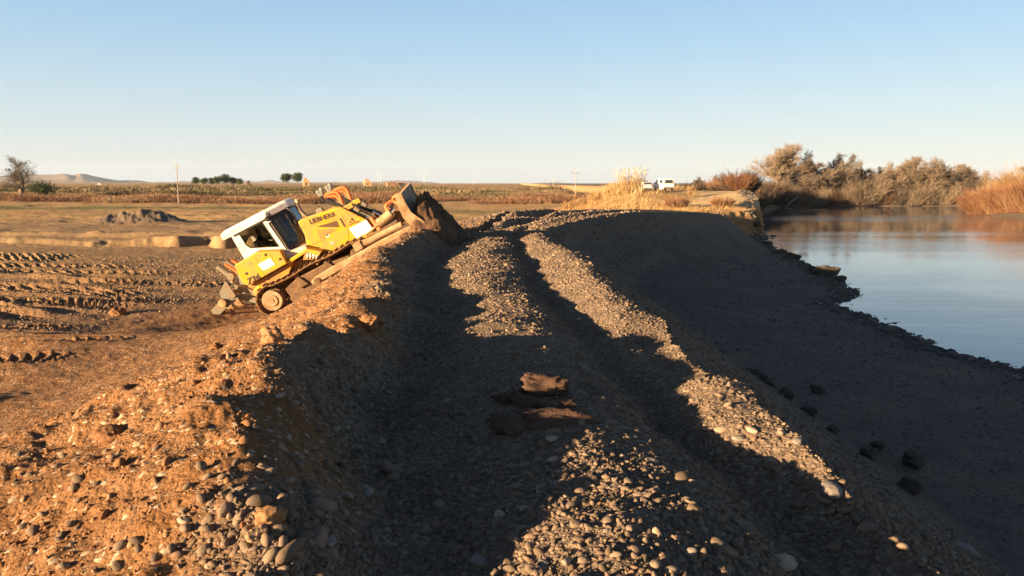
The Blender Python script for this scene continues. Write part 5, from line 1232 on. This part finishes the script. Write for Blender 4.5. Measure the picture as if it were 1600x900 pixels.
def scatter(name, P, S, Rv, pick, coll, lab, cat):
    n = len(P); me = bpy.data.meshes.new(name); me.vertices.add(n); me.vertices.foreach_set('co', P.astype(np.float32).ravel())
    for nm, typ, arr, key in (('sc', 'FLOAT_VECTOR', S, 'vector'), ('ro', 'FLOAT_VECTOR', Rv, 'vector'), ('pk', 'INT', pick, 'value')):
        a = me.attributes.new(nm, typ, 'POINT'); a.data.foreach_set(key, np.ascontiguousarray(arr, dtype=np.int32 if typ == 'INT' else np.float32).ravel())
    o = bpy.data.objects.new(name, me); scene.collection.objects.link(o)
    ng = bpy.data.node_groups.new(name + '_nodes', 'GeometryNodeTree')
    ng.interface.new_socket('Geometry', in_out='INPUT', socket_type='NodeSocketGeometry'); ng.interface.new_socket('Geometry', in_out='OUTPUT', socket_type='NodeSocketGeometry')
    N = ng.nodes; Lk = ng.links
    gi = N.new('NodeGroupInput'); go = N.new('NodeGroupOutput'); ip = N.new('GeometryNodeInstanceOnPoints')
    m2p = N.new('GeometryNodeMeshToPoints')
    ci = N.new('GeometryNodeCollectionInfo'); ci.inputs['Collection'].default_value = coll; ci.inputs['Separate Children'].default_value = True; ci.inputs['Reset Children'].default_value = True
    def na(nm, typ):
        q = N.new('GeometryNodeInputNamedAttribute'); q.data_type = typ; q.inputs['Name'].default_value = nm; return q.outputs['Attribute']
    Lk.new(gi.outputs[0], m2p.inputs['Mesh']); Lk.new(m2p.outputs[0], ip.inputs['Points']); Lk.new(ci.outputs[0], ip.inputs['Instance'])
    ip.inputs['Pick Instance'].default_value = True
    Lk.new(na('pk', 'INT'), ip.inputs['Instance Index'])
    Lk.new(na('sc', 'FLOAT_VECTOR'), ip.inputs['Scale'])
    e2r = N.new('FunctionNodeEulerToRotation'); Lk.new(na('ro', 'FLOAT_VECTOR'), e2r.inputs[0]); Lk.new(e2r.outputs[0], ip.inputs['Rotation'])
    Lk.new(ip.outputs[0], go.inputs[0])
    md = o.modifiers.new('scatter', 'NODES'); md.node_group = ng
    tag(o, lab, cat, kind='stuff'); return o
def stones():
    rs = np.random.RandomState(42); N = 240000
    r = 1.35 * np.exp(rs.rand(N) ** .9 * math.log(48 / 1.35)); th = np.radians(rs.uniform(-44, 44, N))
    x = r * np.sin(th); y = r * np.cos(th); z = terrain(x, y)
    lx = itp(y, LX); rx = itp(y, RX)
    rad = np.exp(rs.normal(math.log(.0085), .58, N)); rad = np.clip(rad, .0045, .036); rad = np.maximum(rad, .0016 * r * np.exp(rs.normal(0, .3, N)))
    s, dg, gg, ct = zone(x, y, z)
    inw = z < -3.42
    clump = fbm(x / .5, y / .5, 3, 801)
    is_soil = (rs.rand(N) < np.maximum(s, .75 * np.exp(-(((x - .22) / .5) ** 2 + ((y - 5.3) / .55) ** 2))))
    bank = (x > rx + 3.0)
    keep_g = ~inw & ~is_soil & (rs.rand(N) < np.where(bank, .35, np.clip(.8 + clump, .3, 1))) 
    rad = np.where(bank, rad * .7, rad)
    fieldp = (x < lx - 3.2) & (r > 9); rad = np.where(fieldp, np.minimum(rad, .0018 * r), rad); drop = fieldp & (rs.rand(N) > .06); inw = inw | drop | ((x > -10) & (x < -2.9) & (y > 22.0) & (y < 27.6))
    # the windrow carries many bigger cobbles
    big = (np.abs(x - lx) < .9) & (rs.rand(N) < .10); rad = np.where(big & (r < 12), rad * 1.9, rad)
    def mk(k, nm, coll, nk, fl, lab, cat):
        n = k.sum(); sc = rad[k][:, None] * np.stack([rs.uniform(.9, 1.5, n), rs.uniform(.8, 1.2, n), rs.uniform(.75, 1.15, n)], 1)
        ro = np.stack([rs.normal(0, fl, n), rs.normal(0, fl, n), rs.uniform(0, 6.28, n)], 1)
        P = np.stack([x[k], y[k], z[k] - rad[k] * rs.uniform(-.15, .3, n)], 1)
        scatter(nm, P, sc, ro, rs.randint(0, nk, n), coll, lab, cat)
    shadez = (x > rx + 2.2) & (z < -1.8)  # part of the shaded bank that gets the darkened pebbles
    mk(keep_g & shadez, 'bank_gravel', dcn, 5, .35, 'river bank gravel toned darker for the shade it lies in', 'gravel')
    mk(keep_g & ~shadez, 'gravel', pc, 9, .45, 'loose grey and tan river gravel covering the track and bank', 'gravel')
    ks = ~inw & is_soil & (rs.rand(N) < np.clip(.30 + .9 * clump, .05, .7)); rad = np.where(is_soil & (rs.rand(N) < .95), rad * .5, rad)
    mk(ks, 'soil_crumbs', cc, 5, .8, 'crumbly orange brown earth and pebbles on the left slope', 'soil')
stones()
def shoreline():
    rs = np.random.RandomState(4); n = 9000
    y = 18 + 110 * rs.rand(n) ** 1.5; wx = itp(y, WX) + .9 * fbm(y / 2.3, y * 0, 4, 21) * sstep(10, 30, y)
    x = wx + rs.normal(-.25, .45, n); z = np.maximum(terrain(x, y), -3.47); rad = np.exp(rs.normal(math.log(.045), .55, n)).clip(.02, .22) * (y / 40) ** .5
    sc = rad[:, None] * np.stack([rs.uniform(.9, 1.5, n), rs.uniform(.8, 1.2, n), rs.uniform(.8, 1.3, n)], 1); ro = np.stack([rs.normal(0, .3, n), rs.normal(0, .3, n), rs.uniform(0, 6.28, n)], 1)
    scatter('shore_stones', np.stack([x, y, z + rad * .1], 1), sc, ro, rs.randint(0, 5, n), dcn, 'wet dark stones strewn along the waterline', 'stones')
shoreline()

def lump(name, seed, dims, m, loc, rot, lab, cat, group=None, box=.45, rough=.2, sink=.3):
    V = stone_verts(seed, rough, box, True) * np.array(dims) / 2
    o = np_mesh(name, V, _IF3, m, smooth=True); o.location = (loc[0], loc[1], loc[2] + dims[2] * (.5 - sink)); o.rotation_euler = rot
    tag(o, lab, cat, group); return o
def at_px(u, v): return cast(u, v)
def plane_px(u, v, z):
    b = (v - 450) / 1200; t_ = (1.6 - z) / (math.sin(R(7.5)) + b * math.cos(R(7.5))); return ((u - 800) / 1200 * t_, t_ * (math.cos(R(7.5)) - b * math.sin(R(7.5))))
# clay slabs on the centre ridge
def slab_at(u, v, w, d, h, seed, yaw, lab, sink=.15, tilt=(0, 0)):
    p = at_px(u, v); k_ = p[1] / 5.2; w *= k_; d *= k_; h *= k_ * .8; lump('clay_slab', seed, (w, d, h), M_clodd, (p[0], p[1] + d * .4, p[2]), (R(tilt[0]), R(tilt[1]), R(yaw)), lab, 'clay clod', None, .4, .42, sink)
slab_at(858, 668, .56, .20, .17, 701, 3, 'long reddish clay slab lying across the centre ridge of the track', .36, (0, -4))
slab_at(800, 678, .22, .18, .15, 702, 20, 'broken clay chunk at the left end of the long slab')
slab_at(851, 622, .33, .20, .20, 703, 4, 'upright reddish clay block with a sunlit top behind the long slab', .15)
slab_at(793, 632, .16, .14, .10, 704, 30, 'small clay lump left of the upright clay block')
slab_at(827, 640, .18, .14, .12, 705, -10, 'rounded clay lump between the upright block and the long slab')
slab_at(886, 640, .14, .10, .07, 706, 10, 'flat clay piece at the right foot of the upright block')
# dark clods at the foot of the bank
cl = [(1065, 527, .22, 'small dark clod highest up at the foot of the river bank slope'), (1126, 562, .42, 'pointed dark clod at the slope foot left of the group of three'), (1176, 594, .34, 'dark flat clod leftmost of the group at the slope foot'), (1187, 587, .2, 'small dark clod sitting behind the flat clod'),
      (1193, 612, .34, 'dark clod below the flat clod at the slope foot'), (1205, 605, .22, 'narrow upright clod right of the group at the slope foot'), (1224, 632, .38, 'lumpy dark clod where the slope foot bends'), (1278, 610, .36, 'round brown boulder standing apart on the dark gravel'),
      (1263, 658, .34, 'dark clod at the slope foot below the lone round boulder'), (1300, 690, .25, 'low dark clod halfway along the slope foot'), (1370, 700, .24, 'small round dark clod out on the gravel near the right'), (1356, 724, .34, 'dark clod hugging the slope foot near the right'),
      (1424, 726, .42, 'wide dark clod on the gravel at the lower right'), (1420, 778, .34, 'lowest dark clod at the lower right slope foot'), (1152, 545, .12, 'tiny clod above the pointed dark clod')]
for i, (u, v, s, lab) in enumerate(cl):
    X_, Y_ = plane_px(u, v, -2.9); p = (X_, Y_, gz(X_, Y_)); lump('dark_clod', 720 + i, (s * .9, s * .8, s * .62), M_darkrock, p, (0, 0, i * 1.1), lab, 'clod', 'clods rolled to the foot of the bank', .2, .3, .2)
# rocks along the waterline
wl_r = [(1290, 432, 1.2, 'large dark rock on the point of the shoreline'), (1312, 440, .7, 'smaller rock beside the large one on the shoreline point'), (1272, 426, .8, 'low rock behind the large shoreline rock'), (1240, 405, .9, 'dark rock on the shore between the point and the clay cliff'), (1222, 398, .8, 'rock at the water left of the dark shore rock'),
        (1182, 369, 1.0, 'dark upright rock at the foot of the orange cliff'), (1208, 369, .55, 'lone small rock standing in the water off the orange cliff'), (1192, 367, .4, 'low stone breaking the water beside the upright rock'), (1200, 384, .8, 'rock at the waterline below the orange cliff'), (1262, 413, .4, 'small stone just off the shore in the water')]
for i, (u, v, s, lab) in enumerate(wl_r):
    s *= .8
    b = (v - 450) / 1200; t_ = 5.0 / (math.sin(R(7.5)) + b * math.cos(R(7.5))); x_ = (u - 800) / 1200 * t_; y_ = t_ * (math.cos(R(7.5)) - b * math.sin(R(7.5)))
    lump('shore_rock', 750 + i, (s * 1.4, s, s * .75), M_darkrock, (x_, y_, max(gz(x_, y_), -3.5)), (0, 0, i), lab, 'rock', 'rocks along the waterline', .2, .3, .25)
V, F = tube_arr([([np.array([0, 0, 0.]), np.array([.35, .05, .05]), np.array([.8, .02, .12])], [.03, .025, .01])], 6)
p = at_px(1372, 508)
o = np_mesh('driftwood', V, F, M_darkrock); o.location = (p[0], p[1], -3.38); tag(o, 'thin dark stick poking from the shore over the water', 'stick')
# clods on the lit slope
for i, (u, v, s, lab) in enumerate([(172, 690, .34, 'rounded brown boulder half buried in the lit earth slope'), (338, 545, .2, 'small lump casting a dark shadow on the lit slope'), (428, 533, .42, 'dark hole-edged clod on the lit slope below the bulldozer'), (420, 818, .15, 'tan clod catching the light at the shadow edge, lower left'), (404, 842, .11, 'smaller clod below the tan one at the shadow edge'),
                                    (578, 512, .22, 'pale clod on the crest just below the bulldozer blade\'s soil'), (592, 505, .14, 'small clod beside the pale one on the crest'), (185, 492, .5, 'row-end soil lump at the field edge on the left')]):
    p = at_px(u, v); s *= p[1] / [10, 15, 13, 4, 3.8, 8, 8, 26][i]; lump('earth_clod', 770 + i, (s * 1.2, s, s * .8), M_clod, p, (0, 0, i), lab, 'clod', 'clods on the lit earth slope', .1, .35, .25)
# named cobbles
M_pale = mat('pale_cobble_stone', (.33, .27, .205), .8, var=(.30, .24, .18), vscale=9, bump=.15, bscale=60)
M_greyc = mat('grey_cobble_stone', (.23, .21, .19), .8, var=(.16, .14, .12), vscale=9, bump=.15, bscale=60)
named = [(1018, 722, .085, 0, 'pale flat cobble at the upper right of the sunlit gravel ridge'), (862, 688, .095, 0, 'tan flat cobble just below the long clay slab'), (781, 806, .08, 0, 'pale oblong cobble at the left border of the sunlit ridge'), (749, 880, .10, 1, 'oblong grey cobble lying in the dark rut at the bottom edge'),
         (1222, 884, .14, 0, 'large half-sunlit cobble at the bottom right of the sunlit ridge'), (1299, 770, .17, 1, 'large flat grey cobble in the shade on the right slope'), (1175, 674, .09, 0, 'rounded cobble with a sunlit top on the right berm'), (1155, 687, .10, 1, 'grey cobble left of the rounded half-lit one'),
         (1247, 692, .10, 1, 'rounded grey cobble on the outer edge of the right berm'), (515, 848, .085, 1, 'round grey cobble in the shadow at the lower left'), (287, 815, .07, 0, 'pale round cobble on the lit slope near the bottom'), (262, 862, .06, 0, 'small pale cobble on the lit slope close to the bottom edge'),
         (575, 772, .085, 1, 'pale grey cobble deep in the shaded left rut'), (1506, 862, .11, 1, 'big boulder at the outer edge of the track, lower right'), (865, 720, .075, 0, 'tan cobble below the flat one at the top of the sunlit ridge'), (436, 620, .07, 0, 'light cobble at the shadow edge on the left crest'),
         (850, 882, .07, 1, 'grey cobble in the notch of shadow at the bottom centre'), (462, 630, .07, 0, 'white stone on the crest just inside the shadow'), (1060, 522, .06, 1, 'grey cobble at the end of the upper lit berm'), (905, 500, .10, 0, 'sunlit cobble on the outer berm halfway up the track')]
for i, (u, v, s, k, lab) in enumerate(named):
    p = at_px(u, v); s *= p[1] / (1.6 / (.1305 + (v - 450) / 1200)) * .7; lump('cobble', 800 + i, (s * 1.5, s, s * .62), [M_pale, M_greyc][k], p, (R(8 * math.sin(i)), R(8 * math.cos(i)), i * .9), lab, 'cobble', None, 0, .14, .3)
# further cobbles in three groups
rsn = np.random.RandomState(77); base = []
for i in range(6):
    V = stone_verts(860 + i, .15); me = bpy.data.meshes.new('cobble'); me.from_pydata((V * [.75, .55, .36]).tolist(), [], _IF.tolist()); me.polygons.foreach_set('use_smooth', [True] * len(me.polygons)); me.materials.append(M_gst); base.append(me)
regs = [('cobbles on the sunlit centre ridge', 'tan cobble among the sunlit gravel of the centre ridge', (790, 1240, 720, 895), 60, (.03, .05)), ('cobbles in the shaded left rut', 'dull grey cobble in the deep shade of the left rut', (380, 740, 640, 895), 60, (.03, .06)),
        ('cobbles on the shaded right side of the track', 'dull cobble in the shade between right rut and slope edge', (1060, 1460, 690, 880), 50, (.035, .07)), ('cobbles on the lit left slope', 'earth-stained cobble on the lit slope at the lower left', (30, 330, 700, 895), 40, (.025, .05))]
for grp, lab, (u0, u1, v0, v1), n, (s0, s1) in regs:
    for i in range(n):
        u = rsn.uniform(u0, u1); v = rsn.uniform(v0, v1)
        if grp.startswith('cobbles on the sunlit') and u > 900 + (v - 700) * 1.7: continue
        if grp.startswith('cobbles on the shaded right') and v < 600 + (u - 1060) * .62 + 20: v = min(890, 640 + (u - 1060) * .62)
        p = at_px(u, v); o = bpy.data.objects.new('cobble', base[rsn.randint(6)]); scene.collection.objects.link(o); s = rsn.uniform(s0, s1)
        o.location = (p[0], p[1], p[2] + s * .12); o.scale = (s, s, s); o.rotation_euler = (rsn.normal() * .3, rsn.normal() * .3, rsn.uniform(0, 6.28))
        tag(o, lab, 'cobble', grp)
# ---- heap pushed up in front of the blade
def heap():
    nx, ny = 110, 170; xs = np.linspace(-4.4, -.9, nx); ys = np.linspace(21.2, 27.4, ny)
    X, Y = np.meshgrid(xs, ys, indexing='ij'); Z0 = terrain(X, Y)
    d = np.where(X < HX, (HX - X) / .42, (X - HX) / 1.25); e = np.maximum(np.abs(Y - 24.85) - 1.35, 0) / .8
    q = np.sqrt(d ** 2 + e ** 2)
    top = HZ * (1 + .10 * fbm(X / .8, Y / .8, 3, 901))
    hz = top - (q * 1.0 + .12 * fbm(X / .45, Y / .45, 4, 911, .6) * (q > .1)) * (HZ + .1) * .92
    Z = np.where(hz > Z0 - .05, hz, Z0 - .05) + .26 * np.maximum(fbm(X / .3, Y / .3, 4, 921, .65), -.08)
    Z = np.where(hz > Z0 - .05, Z, Z0 - .06)
    idx = np.arange(nx * ny).reshape(nx, ny); F = np.stack([idx[:-1, :-1].ravel(), idx[1:, :-1].ravel(), idx[1:, 1:].ravel(), idx[:-1, 1:].ravel()], 1)
    # keep only faces where the heap stands above the terrain
    km = (hz > Z0 - .12).ravel(); F = F[km[F].any(axis=1)]
    m = bpy.data.materials.new('heap_soil'); m.use_nodes = True; t = NT(m); co = t.coord('Object')
    t.l.new(t.ramp(t.noise(9, 7, .7, co), [(.3, (.055, .032, .019)), (.55, (.12, .066, .035)), (.75, (.20, .12, .07))]), t.bsdf.inputs['Base Color']); t.bsdf.inputs['Roughness'].default_value = .95
    t.l.new(t.bump(t.noise(22, 7, .7, co), .9, .05), t.bsdf.inputs['Normal'])
    o = np_mesh('soil_heap', np.stack([X.ravel(), Y.ravel(), Z.ravel()], 1), F, m, smooth=True)
    tag(o, 'heap of dark crumbly soil pushed up in front of the bulldozer blade', 'soil heap')
HX, HZ = -2.86, 1.32
heap()
